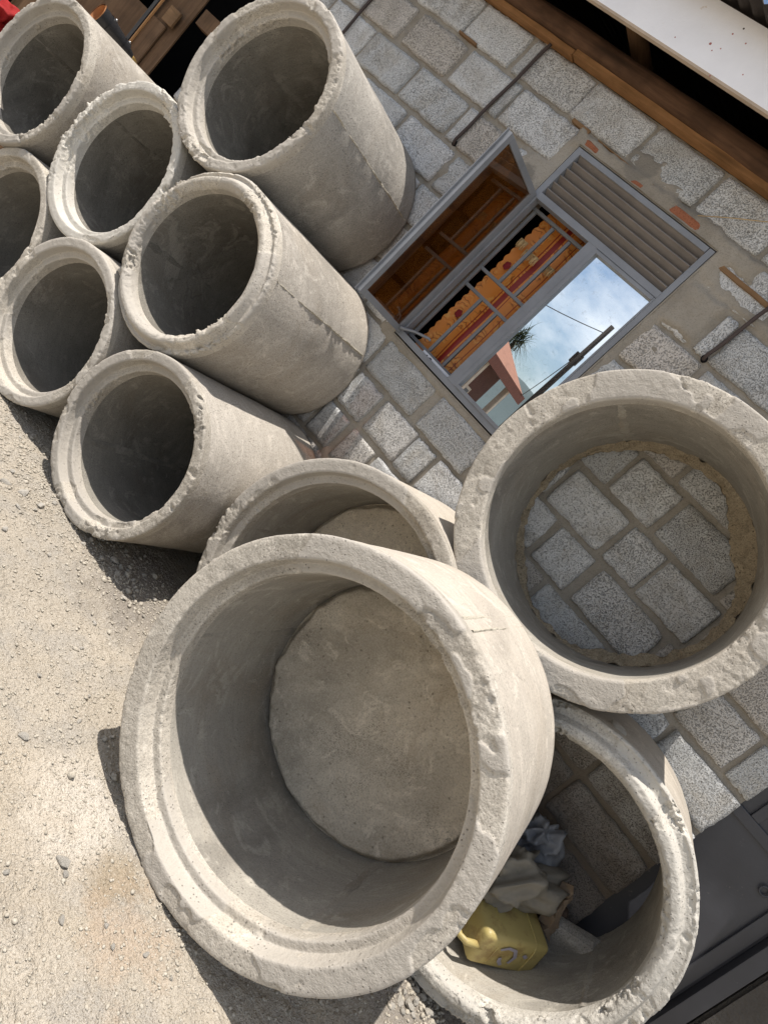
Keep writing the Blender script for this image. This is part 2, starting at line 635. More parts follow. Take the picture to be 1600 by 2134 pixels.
M_TRUNK = plain('bark', (.10, .075, .05), .9, .1)


def glass_mats():
    # fixed pane: reflective tinted glazing
    m1 = Mat('mirror_tint_glass', .015, .5)
    t = m1.t
    t.nodes.remove(m1.b)
    out = t.nodes['Material Output']
    gl = m1.n('ShaderNodeBsdfGlossy')
    gl.inputs['Roughness'].default_value = .008
    c = m1.coord(world=True)
    dust = m1.ramp(m1.noise(c, 26, 4, .7), (.58, 0.0), (.72, .7))
    gl.inputs['Color'].default_value = (.92, .97, 1.0, 1)
    df = m1.n('ShaderNodeBsdfDiffuse')
    df.inputs['Color'].default_value = (.14, .12, .10, 1)
    tr = m1.n('ShaderNodeBsdfTransparent')
    tr.inputs['Color'].default_value = (.25, .23, .2, 1)
    a = m1.n('ShaderNodeMixShader')
    a.inputs[0].default_value = .93
    m1.l(tr.outputs[0], a.inputs[1])
    m1.l(gl.outputs[0], a.inputs[2])
    b = m1.n('ShaderNodeMixShader')
    m1.l(m1.math('ADD', m1.math('MULTIPLY', dust, .25), .03), b.inputs[0])
    m1.l(a.outputs[0], b.inputs[1])
    m1.l(df.outputs[0], b.inputs[2])
    m1.l(b.outputs[0], out.inputs[0])
    # casement pane: bronze glass one can see through
    m2 = Mat('bronze_glass', .02, .5)
    t = m2.t
    t.nodes.remove(m2.b)
    out = t.nodes['Material Output']
    gl = m2.n('ShaderNodeBsdfGlossy')
    gl.inputs['Roughness'].default_value = .03
    gl.inputs['Color'].default_value = (.9, .75, .6, 1)
    tr = m2.n('ShaderNodeBsdfTransparent')
    tr.inputs['Color'].default_value = (.46, .27, .11, 1)
    a = m2.n('ShaderNodeMixShader')
    a.inputs[0].default_value = .2
    m2.l(tr.outputs[0], a.inputs[1])
    m2.l(gl.outputs[0], a.inputs[2])
    m2.l(a.outputs[0], out.inputs[0])
    return m1.m, m2.m


M_MIRROR, M_BRONZE = glass_mats()


def curtain_mat():
    M = Mat('orange_satin', .45, .4)
    t = M.n('ShaderNodeTexCoord')
    c = t.outputs['Object']
    sx = M.n('ShaderNodeSeparateXYZ')
    M.l(c, sx.inputs[0])
    col = M.mix(M.noise(c, 7, 3), (.60, .20, .035), (.72, .28, .06))
    # printed scrolls and flowers
    wv = M.n('ShaderNodeTexWave')
    wv.wave_type = 'RINGS'
    wv.inputs['Scale'].default_value = 9
    wv.inputs['Distortion'].default_value = 14
    wv.inputs['Detail'].default_value = 2
    wv.inputs['Detail Scale'].default_value = 1.6
    M.l(c, wv.inputs['Vector'])
    scr = M.ramp(wv.outputs['Fac'], (.04, 1.0), (.14, 0.0))
    area = M.ramp(M.noise(c, 9, 2), (.46, 0.0), (.54, 1.0))
    col = M.mix(M.math('MULTIPLY', M.math('MULTIPLY', scr, area), .85), col, (.23, .075, .02))
    gold = M.ramp(wv.outputs['Fac'], (.80, 0.0), (.95, 1.0))
    col = M.mix(M.math('MULTIPLY', M.math('MULTIPLY', gold, area), .45), col, (.72, .48, .15))
    # dark red woven stripes down the length
    for x0, x1 in ((.145, .152), (.165, .195), (.205, .209), (.262, .266)):
        st = M.math('MULTIPLY', M.math('GREATER_THAN', sx.outputs[0], x0), M.math('LESS_THAN', sx.outputs[0], x1))
        col = M.mix(st, col, (.26, .018, .012))
    return M.done(col)


M_CURTAIN = curtain_mat()


def jerry_mat():
    M = Mat('yellow_plastic', .45, .4)
    c = M.coord()
    col = M.mix(M.noise(c, 5, 4), (.37, .295, .10), (.44, .36, .15))
    col = M.mix(M.math('MULTIPLY', M.ramp(M.noise(c, 11, 6, .7), (.5, 0.0), (.64, 1.0)), .75), col, (.24, .16, .06))
    return M.done(col, M.bump(M.noise(c, 25, 4), .003, .8))


M_JERRY = jerry_mat()
M_PURPLE = plain('worn_grey_paint', (.30, .28, .32), .7, .2)
M_REDCLOTH = plain('red_gold_cloth', (.32, .015, .015), .8, .2, 0, (.65, .35, .06), .004, 25)


# ------------------------------------------------------------------ ground
def gz(x, y):
    P = np.stack([np.asarray(x, float), np.asarray(y, float), np.zeros_like(np.asarray(x, float))], -1).reshape(-1, 3)
    h = .016 * fbm(P, 1.3, 3, 3) + .009 * fbm(P, 7, 11, 4) + .013 * np.maximum(0, fbm(P, 26, 5, 3)) * (1 + fbm(P, 3, 8, 2)) + .003 * fbm(P, 70, 15, 1)
    return h


def make_ground():
    def axis(lo, hi, step, far):
        f = np.arange(lo, hi + 1e-6, step)
        k = np.array([.05, .15, .4, 1, 2.5, 6, 14, 30, 70, 160, far])
        return np.concatenate([lo - k[::-1], f, hi + k])
    xs = axis(-3.0, 1.3, .0105, 420)
    ys = axis(.85, 2.9, .0105, 420)
    X, Y = np.meshgrid(xs, ys)
    x = X.ravel()
    y = Y.ravel()
    inn = sstep(-9, -4, x) * (1 - sstep(3, 8, x)) * sstep(-6, -1, y) * (1 - sstep(5, 9, y))
    z = gz(x, y) * inn
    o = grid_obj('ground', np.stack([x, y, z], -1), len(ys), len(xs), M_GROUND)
    tag(o, kind='structure')


make_ground()


def rock_mesh(seed, sub=1):
    bm = bmesh.new()
    bmesh.ops.create_icosphere(bm, subdivisions=sub, radius=1)
    V = np.array([v.co[:] for v in bm.verts])
    F = [[v.index for v in f.verts] for f in bm.faces]
    bm.free()
    r = 1 + .34 * vnoise(V, 1.3, seed) + .15 * vnoise(V, 3.1, seed + 5)
    V = V * r[:, None] * np.array([1.1, .78, .6])
    # flat broken facets
    rs = np.random.RandomState(seed)
    for k in range(4):
        n = rs.normal(size=3)
        n /= np.linalg.norm(n)
        d = V @ n
        lim = np.percentile(d, 78)
        V = V - np.outer(np.maximum(0, d - lim) * .85, n)
    return V, F


def gravel_field():
    rs = np.random.RandomState(3)
    vars_ = [rock_mesh(40 + i, 1) for i in range(6)]
    FV = [np.array(v[1]) for v in vars_]
    # open ground: scattered chips, in patches
    N = 60000
    x, y = rs.uniform(-2.9, 1.1, N), rs.uniform(.95, 2.75, N)
    d = fbm(np.stack([x, y, np.zeros(N)], -1), 2.6, 77, 2)
    ok = rs.rand(N) < .20 + .85 * np.maximum(0, d)
    x, y = x[ok], y[ok]
    r = np.minimum(.0095, .0028 * np.exp(np.abs(rs.normal(0, .6, x.size))))
    XS, YS, RR = [x], [y], [r]
    # rubble that gathered against the pipes
    for cx, cy, s_, k, big in ((-1.62, 2.42, .17, 520, .008), (-2.1, 2.2, .17, 420, .0065), (-1.9, 2.12, .25, 420, .005), (.52, 2.68, .16, 460, .009),
                               (-1.25, 2.6, .25, 400, .007), (-.72, 1.72, .12, 220, .005), (.2, 2.2, .3, 360, .006), (-2.5, 2.25, .2, 300, .006), (.55, 3.05, .2, 160, .009), (-1.1, 1.95, .2, 260, .0045)):
        XS.append(cx + rs.normal(0, s_, k))
        YS.append(cy + rs.normal(0, s_ * .6, k))
        RR.append(np.minimum(.024, big * np.exp(rs.normal(-.35, .5, k))))
    X, Y, R = np.concatenate(XS), np.concatenate(YS), np.concatenate(RR)
    Z = gz(X, Y) + R * .22
    VV, FF = [], []
    n = 0
    for q in range(6):
        idx = np.arange(q, X.size, 6)
        V, F = vars_[q][0], FV[q]
        k = idx.size
        a = rs.uniform(0, 6.28, k)
        ca, sa = np.cos(a), np.sin(a)
        S = V[None] * (R[idx, None] * rs.uniform(.75, 1.25, (k, 3)))[:, None, :]
        W = np.stack([S[..., 0] * ca[:, None] - S[..., 1] * sa[:, None] + X[idx, None], S[..., 0] * sa[:, None] + S[..., 1] * ca[:, None] + Y[idx, None], S[..., 2] + Z[idx, None]], -1)
        VV.append(W.reshape(-1, 3))
        FF.append((F[None] + (n + np.arange(k) * len(V))[:, None, None]).reshape(-1, 3))
        n += k * len(V)
    V = np.concatenate(VV)
    F = np.concatenate(FF).astype(np.int32)
    me = bpy.data.meshes.new('gravel')
    me.vertices.add(len(V))
    me.vertices.foreach_set('co', V.astype(np.float32).ravel())
    me.loops.add(F.size)
    me.loops.foreach_set('vertex_index', F.ravel())
    me.polygons.add(len(F))
    me.polygons.foreach_set('loop_start', np.arange(0, F.size, 3, dtype=np.int32))
    me.update(calc_edges=True)
    me.materials.append(M_GRAVEL)
    o = bpy.data.objects.new('gravel', me)
    COL.objects.link(o)
    tag(o, 'pale loose gravel and rubble crumbs scattered over the dusty ground', 'gravel', kind='stuff')


gravel_field()

# ------------------------------------------------------------------ concrete pipes


def resample(prof, step):
    out = [prof[0]]
    for a, b in zip(prof[:-1], prof[1:]):
        L = math.hypot(b[0] - a[0], b[1] - a[1])
        n = max(1, int(round(L / step)))
        for i in range(1, n + 1):
            t = i / n
            out.append((a[0] + (b[0] - a[0]) * t, a[1] + (b[1] - a[1]) * t, a[2] + (b[2] - a[2]) * t))
    return out


def lathe(name, prof, nseg, mat, parent, seed, rough=1.0, flip=False, lump=1.0, dents=()):
    """prof: list of (radius, y, roughness weight); axis = local Y"""
    pr = np.array(prof)
    th = np.linspace(0, 2 * math.pi, nseg, endpoint=False)
    T, Rr = np.meshgrid(th, pr[:, 0])
    _, Yy = np.meshgrid(th, pr[:, 1])
    _, W = np.meshgrid(th, pr[:, 2])
    x = (Rr * np.cos(T)).ravel()
    z = (Rr * np.sin(T)).ravel()
    y = Yy.ravel()
    w_ = W.ravel()
    P = np.stack([x, y, z], -1)
    rad = np.stack([np.cos(T).ravel(), np.zeros(x.size), np.sin(T).ravel()], -1)
    S = P + seed * 3.7
    low = .0035 * lump * fbm(S, 2.2, seed, 2) + .0016 * lump * fbm(S, 9, seed + 3, 2)
    patchy = .45 + .9 * sstep(-.1, .45, fbm(S, 3.3, seed + 41, 2))
    mid = rough * patchy * (.0012 * fbm(S, 18, seed + 5, 2) + .0030 * fbm(S, 70, seed + 7, 2))
    midy = rough * patchy * (.0014 * fbm(S, 16, seed + 9, 2) + .0032 * fbm(S, 75, seed + 13, 2))
    cn_ = fbm(S, 17, seed + 21, 3)
    chip = (sstep(.30, .37, cn_) * .006 + np.maximum(0, cn_ - .33) * .05) * rough * patchy
    dr = low + w_ * (mid - .12 * chip)
    dy = w_ * (midy + chip)
    if name == 'rim':
        # angular breaks: whole crumbs missing or standing proud
        d1, v1 = worley(S, 42, seed + 3)
        d2, v2 = worley(S, 95, seed + 8)
        hurt = sstep(-.02, .22, fbm(S, 4.2, seed + 77, 3))
        brk = rough * hurt * np.clip(w_ * 1.6 - .5, 0, 1)
        fl = np.where(v1 > .52, (v1 - .45) * .017, np.where(v1 < .14, -.0045, 0)) + np.where(v2 > .6, .0030, np.where(v2 < .22, -.0022, 0))
        dy = dy + brk * fl
        sg = np.where(Rr.ravel() > pr[:, 0].mean(), -1.0, 1.0)
        dr = dr + brk * fl * .7 * sg
    coat = None
    if name == 'rim':
        # skim of finer cement trowelled over parts of the rim
        coat = sstep(.03, .055, fbm(S, 3.9, seed + 51, 4)) * np.clip(w_ * 2.2, 0, 1)
        cut = 1 - .7 * coat
        dr = low + (dr - low) * cut + .0016 * coat
        dy = dy * cut - .0042 * coat
    P = P + rad * dr[:, None]
    P[:, 1] += dy
    o = grid_obj(name, P, len(pr), nseg, mat, parent, True, flip)
    if coat is not None:
        at = o.data.attributes.new('coat', 'FLOAT', 'POINT')
        at.data.foreach_set('value', coat.astype(np.float32))
    return o


def seam(name, parent, R, ang, y0, y1, mat, seed, h=.007, wd=.012, inside=False, skip=.25):
    """a jagged ridge of cement flash left by the mould joint"""
    n = int((y1 - y0) / .008)
    ys = np.linspace(y0, y1, n)
    P0 = np.stack([np.full(n, R), ys, np.zeros(n)], -1)
    hh = h * np.clip(.65 + 1.1 * fbm(P0, 22, seed, 3) - skip * (fbm(P0, 3.1, seed + 4, 2) > .25), .06, 2.2)
    ww = wd * (1 + .5 * fbm(P0, 30, seed + 2, 2))
    off = .004 * fbm(P0, 8, seed + 8, 2)
    sgn = -1 if inside else 1
    V = []
    for u, k in ((-1, -.5), (-.35, .55), (0, 1), (.3, .5), (1, -.5)):
        a = math.radians(ang) + (u * ww * .5 + off) / R
        r = R + sgn * hh * k
        V.append(np.stack([r * np.cos(a), ys, r * np.sin(a)], -1))
    V = np.concatenate(V)
    return grid_obj(name, V, 5, n, mat, parent, False, inside)


def pipe(name, label, x, z, yf, R, bore, sock, L, end='socket', seed=1, big=False, mats=None, seams_out=(), seams_in=(), group=None, sdepth=.045, sink=0.0, rough=1.0, nseg=None, mbore=None):
    t = thing(name, label, 'concrete pipe', (x, yf, z - sink), group)
    mb, mr = mats or (M_CONC, M_RIM)
    ns = nseg or (760 if big else 520)
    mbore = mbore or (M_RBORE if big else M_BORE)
    e = .006
    if end == 'socket':
        fr = R - (R - sock) * .93                           # inner edge of the flat front face
        lg = sock - .004
        rim = [(R, .05, .0), (R, .022, .25), (R, e, .8), (R - .003, .0015, 1.0), (R - e - .002, 0, .9), (R - .016, -.001, .6),
               (fr + .008, 0, .5), (fr + .002, .0008, .9), (fr - .0006, .0035, .9), (lg + .002, sdepth - .003, .35), (lg + .0003, sdepth - .0004, .35), (lg - .001, sdepth + .0004, .35),
               (bore + .007, sdepth + .0015, .4), (bore + .002, sdepth + .003, .9), (bore, sdepth + .007, .9), (bore, sdepth + .05, .0)]
        y_in = sdepth + .05
    elif end == 'tongue':
        s = sdepth
        rim = [(R, s + .05, .0), (R, s + .02, .3), (R, s + e, 1.0), (R - .003, s + .001, 1.3), (R - .010, s - .004, 1.3), (R - .018, s + .001, 1.0), (sock + .006, s + .002, .5), (sock + .001, s + .001, .4),
               (sock - .001, s - .004, .4), (sock - .014, .006, .4), (sock - .018, .001, .7), (sock - .024, 0, .5), (bore + .026, 0, .5), (bore + .018, .004, .8), (bore + .005, .018, 1.1), (bore, .030, 1.0), (bore, .07, .0)]
        y_in = .07
    else:                                                   # plain, plastered end
        rim = [(R, .05, .0), (R, .022, .4), (R, e, .8), (R - .004, .001, .9), (R - .014, 0, .8), (R - .03, -.001, .8), (bore + .03, 0, .8), (bore + .01, .001, .8), (bore + .002, .006, .9), (bore, .02, .6), (bore, .06, .0)]
        y_in = .06
    y_out = rim[0][1]
    lathe('rim', resample(rim, .0046), ns, mr, t, seed, rough)
    outer = resample([(R, L, .5), (R, L - .02, .25), (R, y_out + .05, 0), (R, y_out, 0)], .03)
    inner = resample([(bore, y_in, 0), (bore, L - .03, .1), (bore, L, .5)], .03)
    back = resample([(bore, L, .5), (bore + .01, L + .002, .5), (R - .01, L + .002, .5), (R, L, .5)], .02)
    b = lathe('barrel', back + outer[1:], ns, mb, t, seed, rough, True)
    b.data.flip_normals()
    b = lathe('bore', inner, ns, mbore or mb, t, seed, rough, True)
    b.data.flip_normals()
    for k, a in enumerate(seams_out):
        seam('mould_seam', t, R, a[0], y_out + .004, L - .02, M_SEAM, seed + 31 + k, a[1] if len(a) > 1 else .008)
    for k, a in enumerate(seams_in):
        seam('mould_seam', t, bore, a[0], y_in + .004, L - .04, mbore or mb, seed + 61 + k, (a[1] if len(a) > 1 else .004) * .8, .034, True, .0)
    return t


RS, BS, SS = .446, .356, .391
GP = 'narrow concrete pipes stacked against the wall'
P1 = pipe('culvert_pipe', 'narrow concrete pipe with a plank and leather sheath lying on it', -4.336, 1.190, 2.321, RS, BS, SS, .99, 'socket', 1, seams_in=((160, .004),), group=GP)
P2 = pipe('culvert_pipe', 'narrow concrete pipe on the ground below the pipe that carries the sheath', -3.837, .446, 2.347, RS, BS, SS, .97, 'socket', 2, mats=(M_CONC2, M_RIM), group=GP)
P3 = pipe('culvert_pipe', 'chalky-rimmed narrow pipe wedged between the sheath pipe and the topmost pipe', -3.367, 1.209, 2.346, RS, BS, SS, .97, 'socket', 3, mats=(M_CONC2, M_RIMW), seams_in=((157, .006),), group=GP, rough=1.2)
P4 = pipe('culvert_pipe', 'narrow concrete pipe on the ground, middle one of the three in its row', -2.899, .446, 2.284, RS, BS, SS, 1.03, 'socket', 4, seams_in=((150, .002),), group=GP)
P5 = pipe('culvert_pipe', 'narrow concrete pipe with a stepped tongue end and a long jagged seam outside', -2.450, 1.221, 2.272, RS, BS, .418, 1.03, 'tongue', 5, seams_out=((30.4, .013),), seams_in=((-160, .002),), group=GP, rough=1.25, sdepth=.035)
P6 = pipe('culvert_pipe', 'narrow concrete pipe alone on top of the stack beside the open window', -2.919, 1.985, 2.320, RS, BS, SS, .98, 'socket', 6, mats=(M_CONC2, M_RIM), seams_out=((20.0, .009),), group=GP, rough=1.3)
P7 = pipe('culvert_pipe', 'narrow concrete pipe on the ground at the stack end beside the wide rings', -2.001, .446, 2.272, RS, BS, SS, 1.03, 'socket', 7, seams_in=((-142, .006),), group=GP, rough=1.1)

RB, BB, SB = .640, .522, .556
GB = 'wide concrete rings at the wall'
P8 = pipe('concrete_ring', 'wide concrete ring on the ground behind the capped ring, beside the narrow pipes', -.354 * 2.54 - .0, .640, 2.54, RB, .535, .572, .75, 'socket', 8, True, (M_BIG, M_RIM), seams_in=((-172, .003),), group=GB, rough=.7)
P9 = pipe('concrete_ring', 'wide concrete ring with a closed base standing in front of the others', -.339, .638, 1.758, RB, BB, SB, .775, 'socket', 9, True, (M_BIG, M_RIM), seams_out=((84, .007), (88, .004)), seams_in=((-167.6, .003), (-40.3, .002)), group=GB, sdepth=.058, rough=.5)
P10 = pipe('concrete_ring', 'wide concrete ring with a flat plastered rim resting on top of two rings', -.304, 1.762, 2.60, RB, .522, .556, .715, 'plain', 10, True, (M_BIG, M_RIM), seams_in=((138, .004),), group=GB, rough=.4)
P11 = pipe('concrete_ring', 'wide concrete ring on the ground by the dark door with rubbish inside', .366, .640, 2.665, RB, BB, .592, .64, 'tongue', 11, True, (M_BIG, M_RIMW), seams_in=((-14, .004),), group=GB, sdepth=.042, rough=1.35)


def base_slab(parent, R, y, seed):
    nr, ns = 80, 320
    rr = np.linspace(0, R, nr)
    th = np.linspace(0, 2 * math.pi, ns, endpoint=False)
    T, Q = np.meshgrid(th, rr)
    x = (Q * np.cos(T)).ravel()
    z = (Q * np.sin(T)).ravel()
    P = np.stack([x, np.zeros(x.size), z], -1)
    e = sstep(.93, 1.0, Q.ravel() / R - .035 * fbm(P, 9, seed, 3))
    yy = y - .012 * fbm(P, 3, seed, 3) - .004 * fbm(P, 25, seed + 3, 3) - .018 * (Q.ravel() / R) ** 4 + e * .045
    crust = sstep(.74, .97, Q.ravel() / R + .05 * fbm(P, 6, seed + 18, 2))
    yy -= crust * (1 - e) * (.010 * np.maximum(0, fbm(P, 24, seed + 21, 3)) + .005 * fbm(P, 60, seed + 25, 2))
    yy -= .004 * sstep(.10, .13, fbm(P, 5, seed + 8, 3)) * (1 - e)
    P[:, 1] = yy
    return grid_obj('base_slab', P, nr, ns, M_PLUG, parent, True, False)


base_slab(P9, .527, .70, 5)
base_slab(P8, .545, .62, 6)


def mortar_lip(parent, R, y, seed):
    ns, nk = 260, 12
    th = np.linspace(0, 2 * math.pi, ns, endpoint=False)
    C = np.stack([np.cos(th), np.sin(th), np.zeros(ns)], -1)
    wdt = .03 + .028 * fbm(C, 2.0, seed, 3) + .06 * np.exp(-((th - .95) / .45) ** 2) + .015 * np.exp(-((th - 5.6) / .3) ** 2)
    wdt = np.clip(wdt, .012, .2)
    V = []
    for k in range(nk):
        u = k / (nk - 1)
        r = R + .004 - wdt * u
        yy = y - (.05 + .6 * wdt) * (1 - u) ** 1.4 * .75
        P = np.stack([r * np.cos(th), np.full(ns, 1.0) * yy, r * np.sin(th)], -1)
        d = fbm(P, 22, seed + 3, 3) * .026 + fbm(P, 60, seed + 9, 2) * .009
        if 0 < k < nk - 1:
            P[:, 1] += d
        P[:, 0] += np.cos(th) * d * .8
        P[:, 2] += np.sin(th) * d * .8
        V.append(P)
    return grid_obj('mortar_lip', np.concatenate(V), nk, ns, M_LUMP, parent, True, False)


mortar_lip(P10, .522, .70, 4)

# ------------------------------------------------------------------ block wall
BH = .2035
PITCH = .2435
WX0, WX1, WZ0, WZ1 = -2.06, -1.103, 1.66, 3.03           # window opening
DX0, DX1, DZ1 = .79, 1.30, 2.15                          # door opening
KN = {
    0: [(-3.586, -3.18), (-3.15, -2.77), (-2.72, -2.675), (-2.645, -2.265), (-2.24, -1.825), (-1.785, -1.38), (-1.345, -.97)],
    1: [(-3.88, -3.54), (-3.47, -3.06), (-3.01, -2.67), (-2.635, -2.59), (-2.555, -2.13), (-1.09, -.72)],
    2: [(-4.1, -3.69), (-3.655, -3.24), (-3.20, -2.775), (-2.735, -2.665), (-2.645, -2.355), (-2.31, -2.10), (-1.03, -.88), (-.83, -.775), (-.735, -.33)],
    3: [(-3.47, -3.07), (-3.03, -2.62), (-2.575, -2.34), (-2.30, -2.085), (-1.085, -.755), (-.70, -.30)],
    4: [(-3.06, -2.66), (-2.62, -2.345), (-2.30, -2.085), (-1.09, -.85)],
    5: [(-2.8, -2.38), (-2.34, -2.085), (-1.09, -.63), (-.59, -.34), (-.29, .07)],
    6: [(-2.78, -2.37), (-2.33, -2.085), (-1.08, -.80), (-.755, -.41), (-.366, -.175), (-.145, .15)],
    7: [(-2.48, -2.07), (-2.03, -1.62), (-1.545, -1.165), (-1.12, -.64), (-.59, -.375), (-.31, .08), (.12, .32), (.36, .63), (.67, .785)],
    8: [(-2.02, -1.82), (-1.77, -1.50), (-1.475, -1.335), (-1.29, -.90), (.42, .785)],
    9: [(-2.035, -1.855), (-1.79, -1.60)],
    10: [(.34, .785)],
}
WALL_L, WALL_R = -4.72, 3.2
wall = thing('block_wall', 'rough grey pumice block wall with thick mortar joints behind the pipes', 'wall', (0, WY, 0))


def block_variant(seed):
    nx, nz = 18, 10
    u = np.linspace(-.5, .5, nx)
    v = np.linspace(-.5, .5, nz)
    U, Vv = np.meshgrid(u, v)
    P = np.stack([U.ravel() * .4, np.zeros(U.size), Vv.ravel() * .2], -1)
    ex = np.minimum(.2 - np.abs(P[:, 0]), .1 - np.abs(P[:, 2]))
    rough_e = .006 * fbm(P, 22, seed, 2)
    edge = (1 - sstep(0, .016, ex))
    P[:, 0] += -np.sign(P[:, 0]) * (np.abs(P[:, 0]) > .19) * (np.abs(rough_e) + .001)
    P[:, 2] += -np.sign(P[:, 2]) * (np.abs(P[:, 2]) > .095) * (np.abs(fbm(P, 25, seed + 4, 2)) * .009)
    chipc = fbm(P, 9, seed + 12, 2)
    cor = (np.abs(P[:, 0]) > .185) & (np.abs(P[:, 2]) > .088)
    P[cor, 0] *= .984
    P[cor, 2] *= .97
    brk = (chipc > .30) & (ex < .03)
    P[brk, 0] *= .975
    P[brk, 2] *= .955
    P[:, 1] = .0032 * edge * edge + .0026 * fbm(P, 16, seed + 9, 3) + .0022 * fbm(P, 55, seed + 2, 2)
    F = [tuple(q) for q in grid_faces(nz, nx)]
    n = len(P)
    ring = [i for i in range(nx)] + [r * nx + nx - 1 for r in range(1, nz)] + [(nz - 1) * nx + i for i in range(nx - 2, -1, -1)] + [r * nx for r in range(nz - 2, 0, -1)]
    B = P[ring].copy()
    B[:, 1] = .075
    B[:, 0] *= 1.01
    B[:, 2] *= 1.01
    P = np.concatenate([P, B])
    k = len(ring)
    for i in range(k):
        F.append((ring[i], n + i, n + (i + 1) % k, ring[(i + 1) % k]))
    me = bpy.data.meshes.new('block')
    me.from_pydata([tuple(p) for p in P], [], [tuple(int(i) for i in f) for f in F])
    me.materials.append(M_BLOCK)
    me.polygons.foreach_set('use_smooth', np.ones(len(me.polygons), dtype=bool))
    me.update()
    return me


BV = [block_variant(100 + 7 * i) for i in range(8)]


def fill(a, b):
    if b - a < .05:
        return []
    n = max(1, int(round((b - a + .04) / .445)))
    p = (b - a + .04) / n
    return [(a + i * p, a + (i + 1) * p - .04) for i in range(n)]


block_rects = []
for i in range(14):
    top = 3.325 - PITCH * i
    z0, z1 = top - BH, top
    hol = []
    if z0 < WZ1 - .03 and z1 > WZ0 + .03:
        hol.append((WX0 - .02, WX1 + .02))
    elif i == 1:
        hol.append((WX0, WX1))
    if z0 < DZ1:
        hol.append((DX0 - .005, DX1 + 3))
    known = sorted(KN.get(i, []))
    segs = []
    cur = WALL_L + (.0 if i % 2 else -.2) + .2
    for k in known:
        segs += fill(cur, k[0] - .04)
        segs.append(k)
        cur = k[1] + .04
    segs += fill(cur, (DX0 - .005) if z0 < DZ1 else WALL_R)
    for a, b in segs:
        parts = [(a, b)]
        for h0, h1 in hol:
            nn = []
            for p, q in parts:
                if q <= h0 or p >= h1:
                    nn.append((p, q))
                else:
                    if h0 - p > .03:
                        nn.append((p, h0))
                    if q - h1 > .03:
                        nn.append((h1, q))
            parts = nn
        for p, q in parts:
            if q - p > .025:
                block_rects.append((p, q, z0, z1))
for p, q, z0, z1 in block_rects:
    o = bpy.data.objects.new('block', rnd.choice(BV))
    COL.objects.link(o)
    o.parent = wall
    dz = rnd.uniform(-.004, .004)
    dxx = rnd.uniform(-.003, .003)
    o.location = ((p + q) / 2 + dxx, rnd.uniform(-.003, .003), (z0 + z1) / 2 + dz)
    flipx = -1 if rnd.random() < .5 else 1
    o.scale = ((q - p + .018) / .4, 1, (z1 - z0 + .015) / .2)
    o.rotation_euler = (rnd.uniform(-.006, .006), math.radians(rnd.uniform(-.45, .45)), rnd.uniform(-.008, .008))


def mortar_sheet():
    st = .0135
    xs = np.arange(WALL_L, DX0 + .0001, st)
    xs[-1] = DX0 - .004
    zs = np.arange(-.06, 3.35, st)
    X, Z = np.meshgrid(xs, zs)
    x, z = X.ravel(), Z.ravel()
    P = np.stack([x, np.zeros(x.size), z], -1)
    h = -.023 + .006 * fbm(P, 5, 3, 2) + .009 * fbm(P, 18, 9, 3)
    # mortar squeezed out over the arrises here and there
    h += .026 * sstep(.25, .55, fbm(P, 4.3, 21, 4))

    def soft(x0, x1, z0, z1, a, s=.03, nz=.03):
        nn = nz * fbm(P, 13, 33, 4)
        d = np.minimum.reduce([x - x0, x1 - x, z - z0, z1 - z]) + nn
        return a * sstep(-s * .5, s * .5, d)
    pa = [soft(WX0 - .06, WX1 + .22, 3.0, 3.105, .028), soft(WX0 - .075, WX0 + .02, 1.6, 3.05, .018), soft(WX1 - .02, WX1 + .055, 1.6, 3.05, .02),
          soft(WX0 - .1, WX1 + .05, 1.618, 1.68, .020, .02, .015), soft(-1.07, -.87, 2.64, 2.86, .03), soft(-1.86, -1.60, 3.09, 3.18, .020, .05, .08),
          soft(-2.28, -2.06, 2.62, 2.86, .022, .05, .06), soft(-1.36, -1.0, 2.9, 3.12, .026, .04, .06), soft(-1.7, -1.45, 3.1, 3.16, .018, .05, .06), soft(-1.0, -.5, 2.86, 2.93, .018, .04, .04)]
    h = np.maximum.reduce([h] + [-.0165 + p + .004 * fbm(P, 22, 5, 3) for p in pa])
    # the foot of the wall takes brown splashes and painted-in shade from its material
    P[:, 1] = -h
    V = P
    cx = (X[:-1, :-1] + st / 2).ravel()
    cz = (Z[:-1, :-1] + st / 2).ravel()
    keep = ~((cx > WX0) & (cx < WX1) & (cz > WZ0) & (cz < WZ1))
    grid_obj('mortar', V, len(zs), len(xs), M_MORTAR, wall, False, False, True, keep)


mortar_sheet()
# solid core of the wall behind the mortar face, with its window and door reveals
b = MB()
for x0, x1, z0, z1 in ((WALL_L, WX0, -.1, 3.34), (WX1, DX0 - .006, -.1, 3.34), (WX0, WX1, -.1, WZ0), (WX0, WX1, WZ1, 3.34)):
    b.box(x0, x1, .03, .17, z0, z1)
b.box(DX0 - .006, WALL_R, .03, .17, DZ1, 3.34)
b.build('wall_core', M_MORTAR, wall)
b = MB()
for x0, x1, z0, z1 in ((WX0 - .004, WX0 + .004, WZ0, WZ1), (WX1 - .004, WX1 + .004, WZ0, WZ1)):
    b.box(x0, x1, -.006, .1, z0, z1)
b.box(WX0, WX1, -.004, .1, WZ0 - .004, WZ0 + .004)
b.box(WX0, WX1, -.004, .1, WZ1 - .004, WZ1 + .004)
b.build('window_reveal', M_MORTAR, wall)


